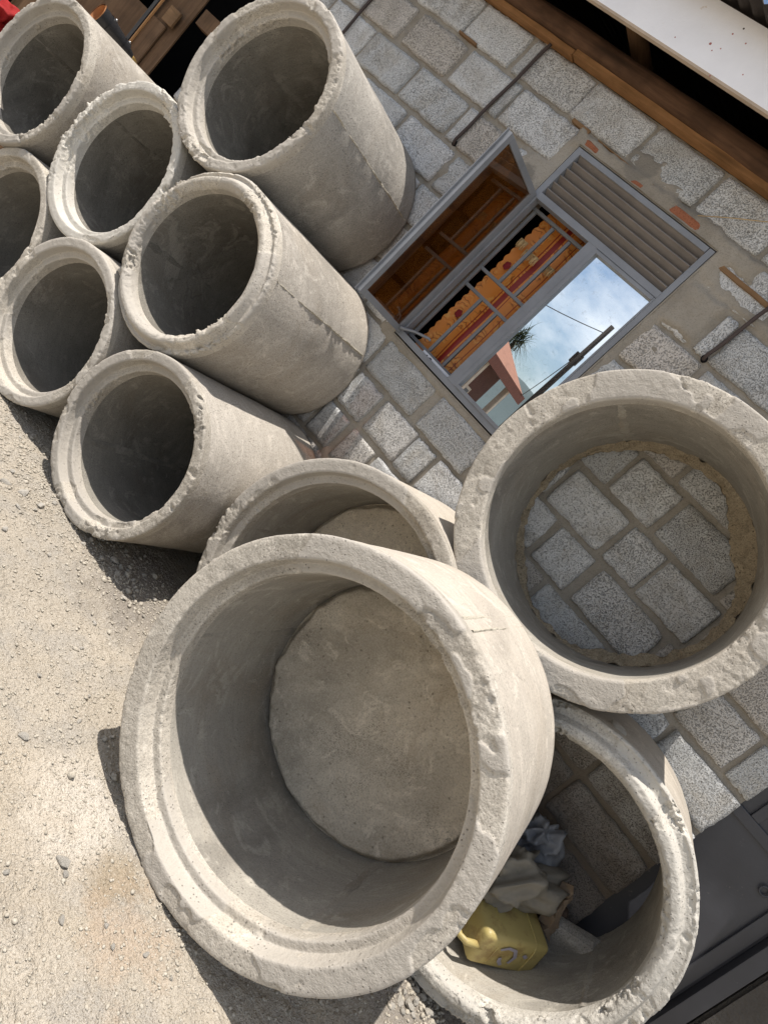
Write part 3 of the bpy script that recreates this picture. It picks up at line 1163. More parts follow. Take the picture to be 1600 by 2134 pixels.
def frag(x0, x1, z0, z1, seed, d=.0155):
    V, F = rock_mesh(seed, 3)
    V = V / np.abs(V).max(0)
    V = np.sign(V) * np.abs(V) ** .4
    V[:, 0] = V[:, 0] * (x1 - x0) / 2 + (x0 + x1) / 2
    V[:, 2] = V[:, 2] * (z1 - z0) / 2 + (z0 + z1) / 2
    V[:, 1] = V[:, 1] * d
    V += .009 * np.stack([fbm(V, 22, seed, 3), .4 * fbm(V, 30, seed + 1, 2), 1.2 * fbm(V, 22, seed + 2, 3)], -1)
    return V, F


for i, a in enumerate(((-2.05, -1.95, 3.034, 3.072), (-1.71, -1.605, 3.033, 3.058), (-1.49, -1.25, 3.036, 3.082))):
    V, F = frag(*a, 300 + i)
    mesh_obj('brick_fragment', V, F, M_BRICKRED, wall, False)
for i, (x0, x1, zc, hh) in enumerate(((-2.20, -2.07, 3.108, .020), (-1.08, -.55, 2.985, .022), (-2.0, -1.5, 3.100, .005), (-3.18, -3.02, 3.118, .012))):
    n = 14
    xs_ = np.linspace(x0, x1, n)
    Q = np.stack([xs_, np.zeros(n), np.zeros(n)], -1)
    w1 = zc - .03 * (xs_ - x0) + hh * .5 + .003 * fbm(Q, 9, 70 + i, 2)
    w0 = zc - .03 * (xs_ - x0) - hh * .5 + .003 * fbm(Q, 9, 80 + i, 2)
    V = np.concatenate([np.stack([xs_, np.full(n, yy), zz_], -1) for yy, zz_ in ((-.007, w0), (-.008, w1), (.03, w1), (.03, w0))])
    F = [(k * n + a, ((k + 1) % 4) * n + a, ((k + 1) % 4) * n + a + 1, k * n + a + 1) for k in range(4) for a in range(n - 1)]
    F += [(0, n, 2 * n, 3 * n), (n - 1, 4 * n - 1, 3 * n - 1, 2 * n - 1)]
    mesh_obj('timber_shim', V, F, M_PLANK, wall, False)

# dark mottled plastered strip of wall on the far side of the door
nx, nz = 60, 120
X, Z = np.meshgrid(np.linspace(DX1 + .035, WALL_R, nx), np.linspace(-.05, DZ1 + .06, nz))
P = np.stack([X.ravel(), np.zeros(X.size), Z.ravel()], -1)
P[:, 1] = -.004 - .008 * fbm(P, 6, 3, 4)
pl = thing('plaster_wall', 'dark plastered wall strip beside the charcoal door', 'wall', (0, WY, 0))
grid_obj('plaster', P, nz, nx, M_PLASTERDK, pl)
MB().box(DX1 + .03, WALL_R, .03, .17, -.1, DZ1 + .05).build('wall_core', M_PLASTERDK, pl)

# dark room behind the openings
rm = MB()
Y0, Y1 = WY + .172, WY + 3.2
rm.box(-7.2, 3.3, Y1, Y1 + .08, -.1, 5.2)
rm.box(3.22, 3.3, WY + .18, Y1, -.1, 5.2)
rm.box(-7.28, -7.2, WY - .3, Y1, -.1, 5.2)
rm.box(-7.2, WALL_L - .02, WY + 1.2, WY + 1.28, -.1, 5.2)
rm.box(-7.2, 3.2, Y0, Y1, -.02, .03)
o = rm.build('room', M_DARK)
tag(o, kind='structure')

# ------------------------------------------------------------------ window
win = thing('window', 'grey metal window with louvred vent, one leaf open and one mirrored pane', 'window', (0, WY, 0))
fx0, fx1, fz0, fz1 = -2.05, -1.110, 1.672, 3.018
TR0, TR1 = 2.690, 2.728                                   # transom
MU0, MU1 = -1.613, -1.553                                # mullion
b = MB()
b.box(fx0, fx0 + .036, -.012, .045, fz0, fz1, .003)
b.box(fx1 - .032, fx1, -.012, .045, fz0, fz1, .003)
b.box(fx0 + .036, fx1 - .036, -.012, .045, fz0, fz0 + .036, .003)
b.box(fx0 + .036, fx1 - .036, -.012, .045, fz1 - .03, fz1, .003)
b.build('frame', M_FRAME, win)
MB().box(fx0 + .03, fx1 - .03, -.015, .042, TR0, TR1, .003).build('transom', M_FRAME, win)
MB().box(MU0, MU1, -.014, .042, fz0 + .03, TR0 + .004, .003).build('mullion', M_FRAME, win)
b = MB()
b.box(MU1 - .002, MU1 + .018, -.02, .03, fz0 + .034, TR0 - .003, .002)
b.box(fx1 - .040, fx1 - .030, -.016, .03, fz0 + .034, TR0 - .003, .002)
b.box(MU1 + .018, fx1 - .040, -.02, .03, fz0 + .034, fz0 + .054, .002)
b.box(MU1 + .018, fx1 - .040, -.02, .03, TR0 - .022, TR0 - .003, .002)
b.build('glazing_bead', M_FRAME, win)
p = MB()
p.box(MU1 + .012, fx1 - .034, .004, .008, fz0 + .048, TR0 - .016)
p.build('pane', M_MIRROR, win)
for k in range(6):
    zc = TR1 + .022 + k * .0455
    b = MB()
    M_ = Matrix.Translation((0, .016, zc)) @ Matrix.Rotation(math.radians(-42), 4, 'X')
    b.box(fx0 + .037, fx1 - .037, -.024, .024, -.0022, .0022, .0008, M_)
    b.box(fx0 + .037, fx1 - .037, -.026, -.020, -.006, .0022, .0008, M_)
    b.build('vent_slat', M_SLAT, win)
MB().box(fx0 + .036, fx1 - .036, .040, .046, TR1 - .002, fz1 - .028).build('vent_backing', M_SLAT, win)
# burglar bars, set back inside the frame
YB = WY + .075


def bar(name, x0, x1, z0, z1, t=.0095):
    (a, c), (d, e) = dep(x0, z0, YB), dep(x1, z1, YB)
    bb = MB()
    if abs(x1 - x0) > abs(z1 - z0):
        bb.box(a, d, .075 - t, .075 + t, (c + e) / 2 - t, (c + e) / 2 + t, .002)
    else:
        bb.box((a + d) / 2 - t, (a + d) / 2 + t, .075 - t + .001, .075 + t - .001, c, e, .002)
    return bb.build(name, M_BAR, win)


bar('burglar_bar', -1.962, -1.962, 1.735, 2.635)
bar('burglar_bar', -1.815, -1.815, 1.735, 2.122)
bar('burglar_bar', -1.69, -1.69, 1.735, 2.122)
bar('burglar_bar', -1.815, -1.815, 2.25, 2.632)
bar('burglar_bar', -1.69, -1.69, 2.25, 2.632)
bar('burglar_bar', -1.952, -1.58, 2.244, 2.244)
bar('burglar_bar', -1.952, -1.58, 2.130, 2.130)
bar('burglar_bar', -2.03, -1.58, 1.724, 1.724)
bar('burglar_bar', -2.03, -1.58, 2.645, 2.645)
b = MB()
b.box(-1.87, -1.585, .050, .053, 1.677, 1.722, .001)
lp = b.build('latch_plate', M_WHITE, win)
for xx in (-1.80, -1.635):
    b = MB()
    b.tube([(xx, .0485, 1.70), (xx, .0505, 1.70)], .015, 18)
    b.build('bolt_hole', M_BLACK, lp, False)
b = MB()
b.tube([(-1.83, .0485, 1.708), (-1.83, .0505, 1.708)], .006, 12)
b.build('bolt_hole', M_BLACK, lp, False)
# the open leaf, hinged on the frame's edge and swung out past square
LW, LZ0, LZ1 = .455, 1.680, 2.704
leaf = bpy.data.objects.new('open_leaf', None)
ang = math.radians(97)
b = MB()
t = .034
b.box(0, t, -.014, .014, LZ0, LZ1, .002)
b.box(LW - t, LW, -.014, .014, LZ0, LZ1, .002)
b.box(t, LW - t, -.014, .014, LZ0, LZ0 + t, .002)
b.box(t, LW - t, -.014, .014, LZ1 - t, LZ1, .002)
b.box(LW - .004, LW + .012, -.018, -.014, LZ0 - .006, LZ1 + .006)
lf = b.build('leaf', M_FRAME, win)
lf.location = (fx0 + .012, -.016, 0)
lf.rotation_euler.z = -ang
pb = MB()
pb.box(t - .006, LW - t + .006, -.002, .002, LZ0 + t - .006, LZ1 - t + .006)
pb.build('leaf_pane', M_BRONZE, lf)
b = MB()
b.tube([(LW - .02, -.016, 2.25), (LW - .02, -.036, 2.25), (LW - .035, -.040, 2.27), (LW - .075, -.036, 2.33), (LW - .082, -.032, 2.37)], .0055, 8)
b.box(LW - .03, LW - .012, -.022, -.013, 2.19, 2.29, .003)
b.build('leaf_handle', M_FRAME, lf, True)
b = MB()
b.tube([(.03, .016, LZ0 + .03), (.02, .03, LZ0 + .035), (-.02, .075, LZ0 + .07), (-.05, .155, LZ0 + .10), (-.052, .17, LZ0 + .097)], [.012, .009, .0075, .008, .006], 8)
b.build('window_stay', M_FRAME, lf, True)

# ------------------------------------------------------------------ curtain
YC = WY + .16
cx0, cz0 = dep(-1.905, 1.70, YC)
cx1, cz1 = dep(-1.54, 2.80, YC)
cur = thing('curtain', 'orange satin curtain with scalloped edge behind the window bars', 'curtain', (cx0, YC, cz0))
nx, nz = 70, 130
CW, CH = cx1 - cx0, cz1 - cz0
u = np.linspace(0, 1, nx)
v = np.linspace(0, 1, nz)
U, Vv = np.meshgrid(u, v)
sc_ = .5 + .5 * np.abs(np.sin(Vv * CH * math.pi / .052))
edge = (.024 * sc_ - .012) * (1 - sstep(0, .25, U))
X = U * CW * (1 - .04 * Vv) - edge + .02 * Vv
Y = .020 * np.sin(U * 9 + .7 * np.sin(Vv * 2.3)) * (.3 + .7 * U) + .007 * np.sin(U * 23 + Vv * 4) * U + .004 * np.sin(Vv * 17 + U * 5) + .04 * U
Z = Vv * CH
grid_obj('cloth', np.stack([X.ravel(), Y.ravel(), Z.ravel()], -1), nz, nx, M_CURTAIN, cur)
for k, (xa, xb, zc) in enumerate(((-1.885, -1.835, 2.475), (-1.815, -1.725, 2.452), (-1.67, -1.615, 2.462))):
    b = MB()
    n = 26
    for i in range(n):
        xx = xa + (xb - xa) * i / (n - 1)
        px, pz = dep(xx, zc, YC)
        px -= cx0
        pz -= cz0
        yb = -.045 + .01 * math.sin(i * .5)
        L = .042 + rnd.uniform(-.008, .006)
        s = rnd.uniform(-.006, .006)
        b.tube([(px, yb, pz + .008), (px + s * .4, yb - .003, pz - L * .5), (px + s, yb, pz - L)], [.0026, .0024, .0018], 5)
    p0, q0 = dep(xa, zc, YC)
    p1, q1 = dep(xb, zc, YC)
    b.box(p0 - cx0 - .002, p1 - cx0 + .002, -.047, -.040, q0 - cz0 + .004, q0 - cz0 + .010, .002)
    b.build('fringe', M_FRINGE, cur, True)
for xx, zz in ((-1.842, 1.985), (-1.842, 2.335)):         # dark red blooms on the scalloped border
    px, pz = dep(xx, zz, YC)
    b = MB()
    for a in range(5):
        t_ = a * 1.2566
        bm = bmesh.new()
        bmesh.ops.create_uvsphere(bm, u_segments=8, v_segments=6, radius=1)
        Mx = Matrix.Translation((px - cx0 + .011 * math.cos(t_), -.022, pz - cz0 + .013 * math.sin(t_))) @ Matrix.Diagonal((.012, .002, .014, 1))
        b.bm(bm, Mx)
    b.build('bloom', plain('dark_red_print', (.22, .015, .02), .6, .3), cur, True)

# ------------------------------------------------------------------ iron straps up the wall
for i, (xa, za, xb, zb, lab) in enumerate(((-2.659, 2.640, -2.63, 3.352, 'rusty iron strap running up the wall from beside the window leaf'),
                                           (-3.86, 2.60, -3.86, 3.352, 'rusty iron strap on the wall above the topmost pipe'),
                                           (-.762, 2.634, -.70, 3.352, 'rusty iron strap on the wall beyond the mirrored pane'))):
    st = thing('iron_strap', lab, 'strap', (xa, WY, za), 'iron roof straps')
    b = MB()
    n = 14
    P = [(0, .02, -.012), (0, -.004, -.008), (0, -.015, .01)] + [((xb - xa) * k / n + .003 * math.sin(k * .9), -.017, .01 + (zb - za - .01) * k / n) for k in range(1, n + 1)]
    b.tube(P, .0095, 8)
    b.build('strap', M_IRON, st, True)
    b = MB()
    b.tube([(0, .0, -.004), (0, .03, -.006)], .017, 10)
    b.build('socket_hole', M_DARK, st)

# ------------------------------------------------------------------ roof and eave
roof = thing('roof', 'corrugated roof with white fascia board over dark open eaves', 'roof', (0, WY, 3.3))


def batten(x0, x1, z, y, hgt, seed):
    n = 40
    b = MB()
    xs = np.linspace(x0, x1, n)
    V = []
    P = np.stack([xs, np.zeros(n), np.zeros(n)], -1)
    w1 = .004 * fbm(P, 5, seed, 3)
    w2 = .004 * fbm(P, 6, seed + 3, 3)
    for dy, dz, w_ in ((-.03, -hgt / 2, w1), (-.03, hgt / 2, w2), (.03, hgt / 2, w2), (.03, -hgt / 2, w1)):
        V.append(np.stack([xs, np.full(n, y + dy), z + dz + w_], -1))
    V = np.concatenate(V)
    F = []
    for k in range(4):
        for i in range(n - 1):
            F.append((k * n + i, ((k + 1) % 4) * n + i, ((k + 1) % 4) * n + i + 1, k * n + i + 1))
    F += [(0, n, 2 * n, 3 * n), (n - 1, 4 * n - 1, 3 * n - 1, 2 * n - 1)]
    b.add(V, F)
    return b.build('wall_batten', M_BATTEN, roof)


batten(-4.8, -2.462, .050, -.020, .030, 1)
batten(-2.455, 3.2, .056, -.024, .034, 2)
n = 60
b = MB()
xs = np.linspace(-4.9, 3.3, n)
P = np.stack([xs, np.zeros(n), np.zeros(n)], -1)
rad = .060 + .008 * fbm(P, 2.5, 4, 3)
pts = [(x, -.030 + .010 * q, .128 + .012 * q2) for x, q, q2 in zip(xs, fbm(P, 1.1, 8, 2), fbm(P, 1.3, 12, 2))]
b.tube(pts, list(rad), 14)
b.build('wall_plate_log', M_LOG, roof, True)
FY = -.335                                                # fascia plane relative to the wall face
for xr in (-4.55, -2.28, -.2, 1.9):
    b = MB()
    b.tube([(xr, .9, .40), (xr, .2, .335), (xr, -.1, .305), (xr, FY + .022, .29)], [.055, .05, .047, .045], 12)
    b.build('rafter', M_RAFTER, roof, True)
b = MB()
fzb, fzt = CZ + .588 * (WY + FY) - 3.3, CZ + .683 * (WY + FY) - 3.3
b.box(-5.6, 3.4, FY, FY + .022, fzb + .012, fzt, .002)
fo = b.build('fascia_board', M_WHITE, roof)
MB().box(-5.6, 3.4, FY + .0005, FY + .024, fzb, fzb + .0125, .001).build('fascia_edge', M_RAW, roof)
M_SPECK = plain('dull_red_paint', (.45, .16, .14), .6, .3)
for xx, zz_, r_ in ((-1.745, .255, .006), (-1.715, .235, .003), (-1.69, .26, .003), (-1.63, .145, .004), (-1.70, .335, .004), (-1.62, .33, .0035), (-1.90, .20, .003), (-1.52, .22, .003)):
    MB().tube([(xx, FY - .0012, zz_), (xx, FY + .001, zz_)], [r_, r_ * .9], 9).build('paint_speck', M_SPECK, roof)
for xx in np.arange(-5.4, 3.3, .62):
    MB().tube([(xx, FY - .0015, fzt - .05), (xx, FY + .001, fzt - .05)], .004, 8).build('nail_head', M_IRON, roof)
nx, ny = 700, 6
xs = np.linspace(-7.3, 3.5, nx)
ys = np.array([FY - .145, FY - .05, FY + .1, .6, 2.0, 3.5])
X, Y = np.meshgrid(xs, ys)
slope = .30
Z = (fzt + .028) + (Y - FY) * slope + .013 * np.sin(X * 2 * math.pi / .076)
ro = grid_obj('roof_sheet', np.stack([X.ravel(), Y.ravel(), Z.ravel()], -1), ny, nx, M_SHEETM, roof)
sm = ro.modifiers.new('thickness', 'SOLIDIFY')
sm.thickness = .002
for i, pp in enumerate(([(-1.35, -.30, .33), (-1.30, -.25, .30), (-1.22, -.2, .285), (-1.1, -.15, .30), (-.9, -.1, .34)],
                        [(-1.72, -.03, -.21), (-1.6, -.04, -.14), (-1.45, -.05, -.06), (-1.2, -.06, .06), (-1.0, -.06, .17)])):
    off = (0.13, 0, -.0) if i == 0 else (.42, 0, 0)
    b = MB()
    b.tube([(p[0] + off[0], p[1], p[2]) for p in pp], .0028, 6)
    o = b.build('dry_straw', M_STRAW, None, True)
    o.location = (0, WY, 3.3)
    tag(o, ('dry straw stalk hanging in the dark eave', 'dry straw stalk leaning over the wall log and blocks')[i], 'straw', 'straw stalks at the eave')

# added canopy out of view, put here to shade the door
can = thing('added_shade_canopy', 'added unseen board canopy that shades the charcoal door', 'canopy', (0, WY, 3.30))
for k in range(4):
    MB().box(.62, 3.2, -1.15 + k * .205, -.95 + k * .205 - .006, -.02, .005, .002).build('shade_board', M_PLANK, can)
for xx in (.66, 2.2):
    MB().box(xx, xx + .06, -1.15, -.02, -.08, -.021, .003).build('shade_bracket', M_PLANK, can)

# ------------------------------------------------------------------ door
door = thing('metal_door', 'charcoal painted metal door with raised panel rails beside the wide ring', 'door', (0, WY, 0))
dd = .045
MB().box(DX0 - .002, DX1 - .06, dd + .02, dd + .045, .02, DZ1 - .04, .002).build('leaf', M_DOOR, door)
b = MB()
b.box(DX1 - .135, DX1 - .075, dd, dd + .019, .03, DZ1 - .05, .003)
b.box(DX0 + .002, DX0 + .045, dd, dd + .019, .03, DZ1 - .05, .003) if False else None
b.build('stile', M_DOOR, door)
b = MB()
b.box(DX0, DX1 - .136, dd + .001, dd + .019, 1.325, 1.375, .003)
b.build('rail', M_DOOR, door)
b = MB()
b.box(DX0 + .115, DX0 + .135, dd - .002, dd + .019, 1.43, 2.0, .003)
b.box(DX0 + .136, DX1 - .14, dd - .002, dd + .019, 1.43, 1.45, .003)
b.box(DX0 + .06, DX0 + .10, dd + .001, dd + .019, 1.376, 2.05, .003)
b.build('raised_panel', M_DOOR, door)
b = MB()
b.box(DX1 - .06, DX1 + .01, -.005, .09, .0, DZ1, .004)
b.box(DX0 - .002, DX1 - .061, .0, .09, DZ1 - .04, DZ1, .004)
b.build('frame', M_DOOR, door)
b = MB()
b.tube([(DX1 - .2 + .02 * math.cos(a), dd + .005, 1.21 + .02 * math.sin(a)) for a in np.linspace(0, 6.28, 15)], .005, 7)
b.build('pull_ring', M_DOOR, door, True)

# cement doorstep
V, F = rock_mesh(15, 3)
V = np.sign(V) * np.abs(V / np.abs(V).max(0)) ** .45 * np.array([.28, .10, .2])
o = mesh_obj('doorstep', V + .006 * np.stack([fbm(V, 18, 1, 3)] * 3, -1), F, M_CONC2, None, False)
o.location = (1.03, WY - .13, .12)
tag(o, 'broken grey concrete doorstep at the foot of the charcoal door', 'doorstep')

# ------------------------------------------------------------------ things in the ring by the door
# yellow jerrycan lying on the curve of the ring
A = Vector((.47, 2.885, .255))
B = Vector((.715, 3.12, .352))
ax = (B - A).normalized()
side = Vector((0, 0, 1)).cross(ax).normalized()
up = ax.cross(side).normalized()
jc = thing('jerrycan', 'dirty yellow plastic jerrycan lying inside the wide ring by the door', 'jerrycan', A)
Mj = Matrix((side, up, ax)).transposed().to_4x4()
bm = bmesh.new()
bmesh.ops.create_cube(bm, size=1)
for v in bm.verts:
    v.co = Vector((v.co.x * .205, v.co.y * .175, (v.co.z + .5) * .33))
    if v.co.z > .3:
        v.co.x *= .96
bmesh.ops.bevel(bm, geom=bm.edges[:], offset=.026, segments=3, affect='EDGES', profile=.5)
bmesh.ops.subdivide_edges(bm, edges=bm.edges[:], cuts=1, use_grid_fill=True)
Vj = np.array([v.co[:] for v in bm.verts])
for v in bm.verts:
    k = v.co.z / .355
    g = .006 * math.sin(v.co.z * 60) if .3 < k < .8 else 0
    v.co += Vector((1, 1, 0)).normalized() * 0
    n_ = fbm(np.array([v.co[:]]), 9, 3, 2)[0]
    v.co.x *= 1 + .04 * n_ - .02 * (abs(v.co.y) < .02)
    v.co.y *= 1 + .04 * n_ + g
# the two grooves moulded across the shoulder
b = MB()
b.bm(bm, Mj)
b.build('body', M_JERRY, jc, True)
b = MB()
for zr in (.085, .255):
    q = []
    for k in range(41):
        a_ = 2 * math.pi * k / 40
        ex = 2 / 5.0
        q.append(Mj @ Vector((math.copysign(abs(math.cos(a_)) ** ex, math.cos(a_)) * .1025, math.copysign(abs(math.sin(a_)) ** ex, math.sin(a_)) * .0885, zr)))
    b.tube(q, .0042, 6, False)
b.build('moulded_rib', M_JERRY, jc, True)
b = MB()
hp = [(-.085, .0, .03), (-.082, .0, -.045), (-.06, 0, -.068), (.0, 0, -.072), (.03, 0, -.066), (.045, 0, -.03), (.048, 0, .03)]
b.tube([Mj @ Vector(p) for p in hp], [.017, .0145, .013, .013, .013, .0145, .017], 10)
b.build('handle', M_JERRY, jc, True)
b = MB()
b.tube([Mj @ Vector(p) for p in ((.078, .03, .02), (.082, .03, -.02), (.083, .03, -.024), (.085, .03, -.05))], [.024, .024, .03, .03], 14)
b.build('neck_cap', M_JERRY, jc, True)


def painted(parent, pts, w_):
    b = MB()
    for q in pts:
        V = []
        F = []
        n = len(q)
        for i, p in enumerate(q):
            a = Vector(q[min(i + 1, n - 1)]) - Vector(q[max(i - 1, 0)])
            nn = Vector((-a.y, a.x)).normalized() * w_ * (.6 + .4 * math.sin(math.pi * (i + .5) / n))
            for s in (-1, 1):
                V.append(Mj @ Vector((-.1065, p[0] + nn.x * s, p[1] + nn.y * s)))
        for i in range(n - 1):
            F.append((2 * i, 2 * i + 1, 2 * i + 3, 2 * i + 2))
        b.add(V, F)
    return b.build('paint_mark', M_PURPLE, parent)


painted(jc, [[(.03, .10), (.05, .13), (.045, .165), (.01, .185), (-.03, .175)], [(-.01, .125), (-.03, .13), (-.05, .15)], [(.035, .215), (.02, .235)]], .009)


def crumpled(name, loc, size, rot, seed, mat, label, cat, amp=.35, sub=5, sharp=1.0):
    bm = bmesh.new()
    bmesh.ops.create_icosphere(bm, subdivisions=sub, radius=1)
    V = np.array([v.co[:] for v in bm.verts])
    F = [[v.index for v in f.verts] for f in bm.faces]
    bm.free()
    S = V + seed
    S = S + .35 * np.stack([fbm(V, 1.3, seed + 30 + k, 2) for k in range(3)], -1)
    r = 1 + amp * fbm(S, 1.1, seed, 2) + .9 * amp * (1 - np.abs(vnoise(S, 1.9, seed + 3)) * 2.2) * sharp * .5 + .3 * amp * (.5 - np.abs(vnoise(S, 4.3, seed + 6)))
    V = V * r[:, None] * np.array(size)
    o = mesh_obj(name, V, F, mat, None, True)
    o.location = loc
    o.rotation_euler = rot
    tag(o, label, cat)
    return o


crumpled('cement_sack', (.44, 3.10, .42), (.10, .17, .17), (.3, .5, -.4), 11, M_SACK, 'crumpled grey woven sack stuffed behind the yellow jerrycan', 'sack', .7)
crumpled('plastic_bag', (.40, 3.2, .60), (.075, .08, .11), (.2, .3, .6), 17, plain('grey_plastic', (.22, .23, .25), .4, .4), 'grey plastic bag on top of the woven sack', 'bag', .8)
crumpled('rubbish_heap', (.56, 3.22, .30), (.20, .10, .16), (0, -.3, .2), 23, plain('brown_rubbish', (.15, .11, .085), .9, .1, 0, (.25, .21, .17), .006, 14), 'heap of brown dirt and rags behind the jerrycan', 'rubbish', .6)
# folded strip of cement paper
b = MB()
zz = [(.60, 3.13, .60), (.622, 3.09, .655), (.648, 3.12, .60)]
lo = [(.655, 3.15, .38), (.70, 3.10, .41), (.745, 3.14, .39)]
Vp = []
nn = 12
for k in range(nn):
    t_ = k / (nn - 1)
    for a, c in zip(zz, lo):
        Vp.append(tuple(a[i] + (c[i] - a[i]) * t_ + .010 * math.sin(11 * t_ + 5 * i + a[0] * 60) + .004 * math.sin(31 * t_ + a[0] * 90) for i in range(3)))
Fp = []
for k in range(nn - 1):
    for i in range(2):
        Fp.append((k * 3 + i, k * 3 + i + 1, k * 3 + i + 4, k * 3 + i + 3))
b.add(Vp, Fp)
o = b.build('paper_sack', M_PAPER, None, False)
sm = o.modifiers.new('thickness', 'SOLIDIFY')
sm.thickness = .003
tag(o, 'folded strip of brown cement paper standing in the ring by the door', 'paper')
V, F = frag(-.15, .15, -.11, .11, 31, .05)
o = mesh_obj('concrete_chunk', V, F, M_CONC2, None, False)
o.location = (.80, 3.24, .40)
o.rotation_euler = (.35, -.35, .1)
tag(o, 'grey broken concrete slab piece in the back of the ring by the door', 'chunk')

# ------------------------------------------------------------------ loose stones
rs = np.random.RandomState(12)
RV = []
for i in range(7):
    V, F = rock_mesh(60 + i, 2)
    me = bpy.data.meshes.new('stone')
    me.from_pydata([tuple(v) for v in V], [], F)
    me.materials.append(M_ROCK)
    me.update()
    RV.append(me)


def stone(x, y, r, label, group, z=None, red=False):
    o = bpy.data.objects.new('stone', RV[rs.randint(7)])
    COL.objects.link(o)
    o.location = (x, y, (float(gz([x], [y])[0]) + r * .32) if z is None else z)
    o.scale = (r * rs.uniform(.85, 1.25), r * rs.uniform(.8, 1.1), r * rs.uniform(.8, 1.1))
    o.rotation_euler = (rs.uniform(-.3, .3), rs.uniform(-.3, .3), rs.uniform(0, 6.28))
    tag(o, label, 'stone', group)
    return o


def gpt(px, py):
    d = RC.T @ np.array([(px - 800) / 1385.0, (py - 1067) / 1385.0, 1.0])
    t_ = -CZ / d[2]
    return d[0] * t_, d[1] * t_


LA = 'loose grey stone in the shaded rubble between the narrow pipes and capped ring'
for px, py, r in ((238, 1170, 12), (252, 1182, 9), (244, 1195, 9), (270, 1192, 8), (215, 1162, 9), (258, 1247, 8), (277, 1210, 7), (262, 1152, 8), (300, 1200, 8), (232, 1208, 6), (285, 1232, 6), (320, 1252, 7)):
    x, y = gpt(px, py)
    stone(x, y, r / 1385 * 3.0, LA, 'stones in the shaded rubble')
LB = 'loose pale stone on the sunny ground at the foot of the narrow pipes'
for px, py, r in ((14, 1007, 13), (85, 1053, 12), (51, 1027, 12), (115, 1050, 8), (27, 983, 7), (175, 1133, 8), (75, 1062, 6), (43, 911, 5), (12, 875, 6), (104, 1157, 6), (12, 1102, 8), (300, 1285, 6), (38, 1057, 7)):
    x, y = gpt(px, py)
    stone(x, y, r / 1385 * 2.8, LB, 'stones at the foot of the pipes')
LC = 'loose stone on the dusty open ground before the capped ring'
for px, py, r in ((130, 1795, 15), (137, 1822, 9), (48, 1535, 11), (82, 1408, 7), (168, 1355, 6), (195, 1300, 8), (235, 1975, 8), (10, 1820, 9), (128, 1920, 9), (220, 1930, 6), (305, 1990, 6), (356, 2040, 5), (185, 1452, 6), (165, 1505, 7), (218, 1542, 9)):
    x, y = gpt(px, py)
    stone(x, y, r / 1385 * 2.2, LC, 'stones on the open ground')
LD = 'broken grey stone in the rubble between the capped ring and ring by door'
for px, py, r in ((833, 2085, 11), (850, 2098, 13), (866, 2088, 10), (842, 2070, 9), (880, 2080, 9), (868, 2062, 8), (858, 2115, 9), (886, 2112, 12), (835, 2112, 9), (825, 2060, 9), (815, 2095, 8)):
    x, y = gpt(px, py)
    stone(x, y, r / 1385 * 3.0, LD, 'stones between the rings')
stone(.222, 2.80, .045, 'grey stone wedged under the upper wide ring on top of the ring by the door', None, 1.262)

# ------------------------------------------------------------------ timber shed front beside the wall
shed = thing('timber_shed', 'brown plywood shed front behind the stacked pipes', 'shed', (-5.4, WY, 0))
for i, (x0, x1, z0, z1, y) in enumerate(((-1.6, -.82, .1, 2.9, .0), (-.815, .17, .1, 1.96, -.01), (-.06, .31, .1, 2.9, .012))):
    b = MB()
    b.box(x0, x1, y, y + .012, z0, z1, .001)
    b.build('plywood_sheet', M_PLY, shed)
b = MB()
b.box(-.03, -.018, -.028, -.012, 1.45, 2.2, .001)
b.build('lath', plain('orange_lath', (.55, .30, .13), .7, .3), shed)
b = MB()
b.box(-.075, -.033, -.035, -.011, 1.4, 2.25, .003)
b.build('black_batten', M_BLACK, shed)
b = MB()
b.box(.42, .70, -.03, .05, 2.12, 2.24, .004)
b.box(-1.6, .72, -.03, .05, 2.9, 3.0, .004)
b.build('head_rail', M_PLY, shed)
b = MB()
b.box(.10, .24, -.03, -.01, 1.98, 2.10, .004)
b.build('hinge_plate', M_PLANK, shed)
# plank and sheath on the pipe
pk = thing('plank', 'short brown plank lying across the pipe under the leather sheath', 'plank', (-4.62, 2.60, 1.555))
MB().box(-.04, .045, -.42, .26, .0, .04, .004).build('board', M_PLANK, pk)
sh = thing('leather_sheath', 'black riveted leather tool sheath with tan lining on the plank', 'sheath', (-4.56, 2.66, 1.60))
a0 = Vector((-.04, -.10, .072))
dirv = Vector((.06, .27, -.035))
n = 14
pts = [a0 + dirv * (k / (n - 1)) for k in range(n)]
rad = [1.45 * q for q in (.048, .047, .046, .044, .043, .042, .040, .038, .036, .033, .029, .025, .021, .016)]
b = MB()
b.tube(pts, rad, 18, False)
b.build('case', M_BLACK, sh, True)
b = MB()
b.tube([pts[0] + dirv * .002, pts[5]], [.064, .054], 18, False)
b.build('lining', M_TAN, sh, True)
b = MB()
b.tube([pts[0] - dirv * .004, pts[0] + dirv * .012], [.0705, .0705], 18, False)
b.build('rolled_edge', M_TAN, sh, True)
for s, r in ((3, .068), (9, .052)):
    b = MB()
    b.tube([pts[s], pts[s] + dirv * .14], [r, r - .004], 18, False)
    q = b.build('strap', M_BLACK, sh, True)
    for an in (.3, 1.4, 2.4):
        d = dirv.normalized()
        a = d.cross(Vector((0, 0, 1))).normalized()
        c_ = a.cross(d)
        p = pts[s] + dirv * .08 + a * math.cos(an + 1) * r + c_ * math.sin(an + 1) * r
        rv = MB()
        bm = bmesh.new()
        bmesh.ops.create_uvsphere(bm, u_segments=8, v_segments=6, radius=.008)
        rv.bm(bm, Matrix.Translation(p))
        rv.build('rivet', M_STEEL, q, True)
b = MB()
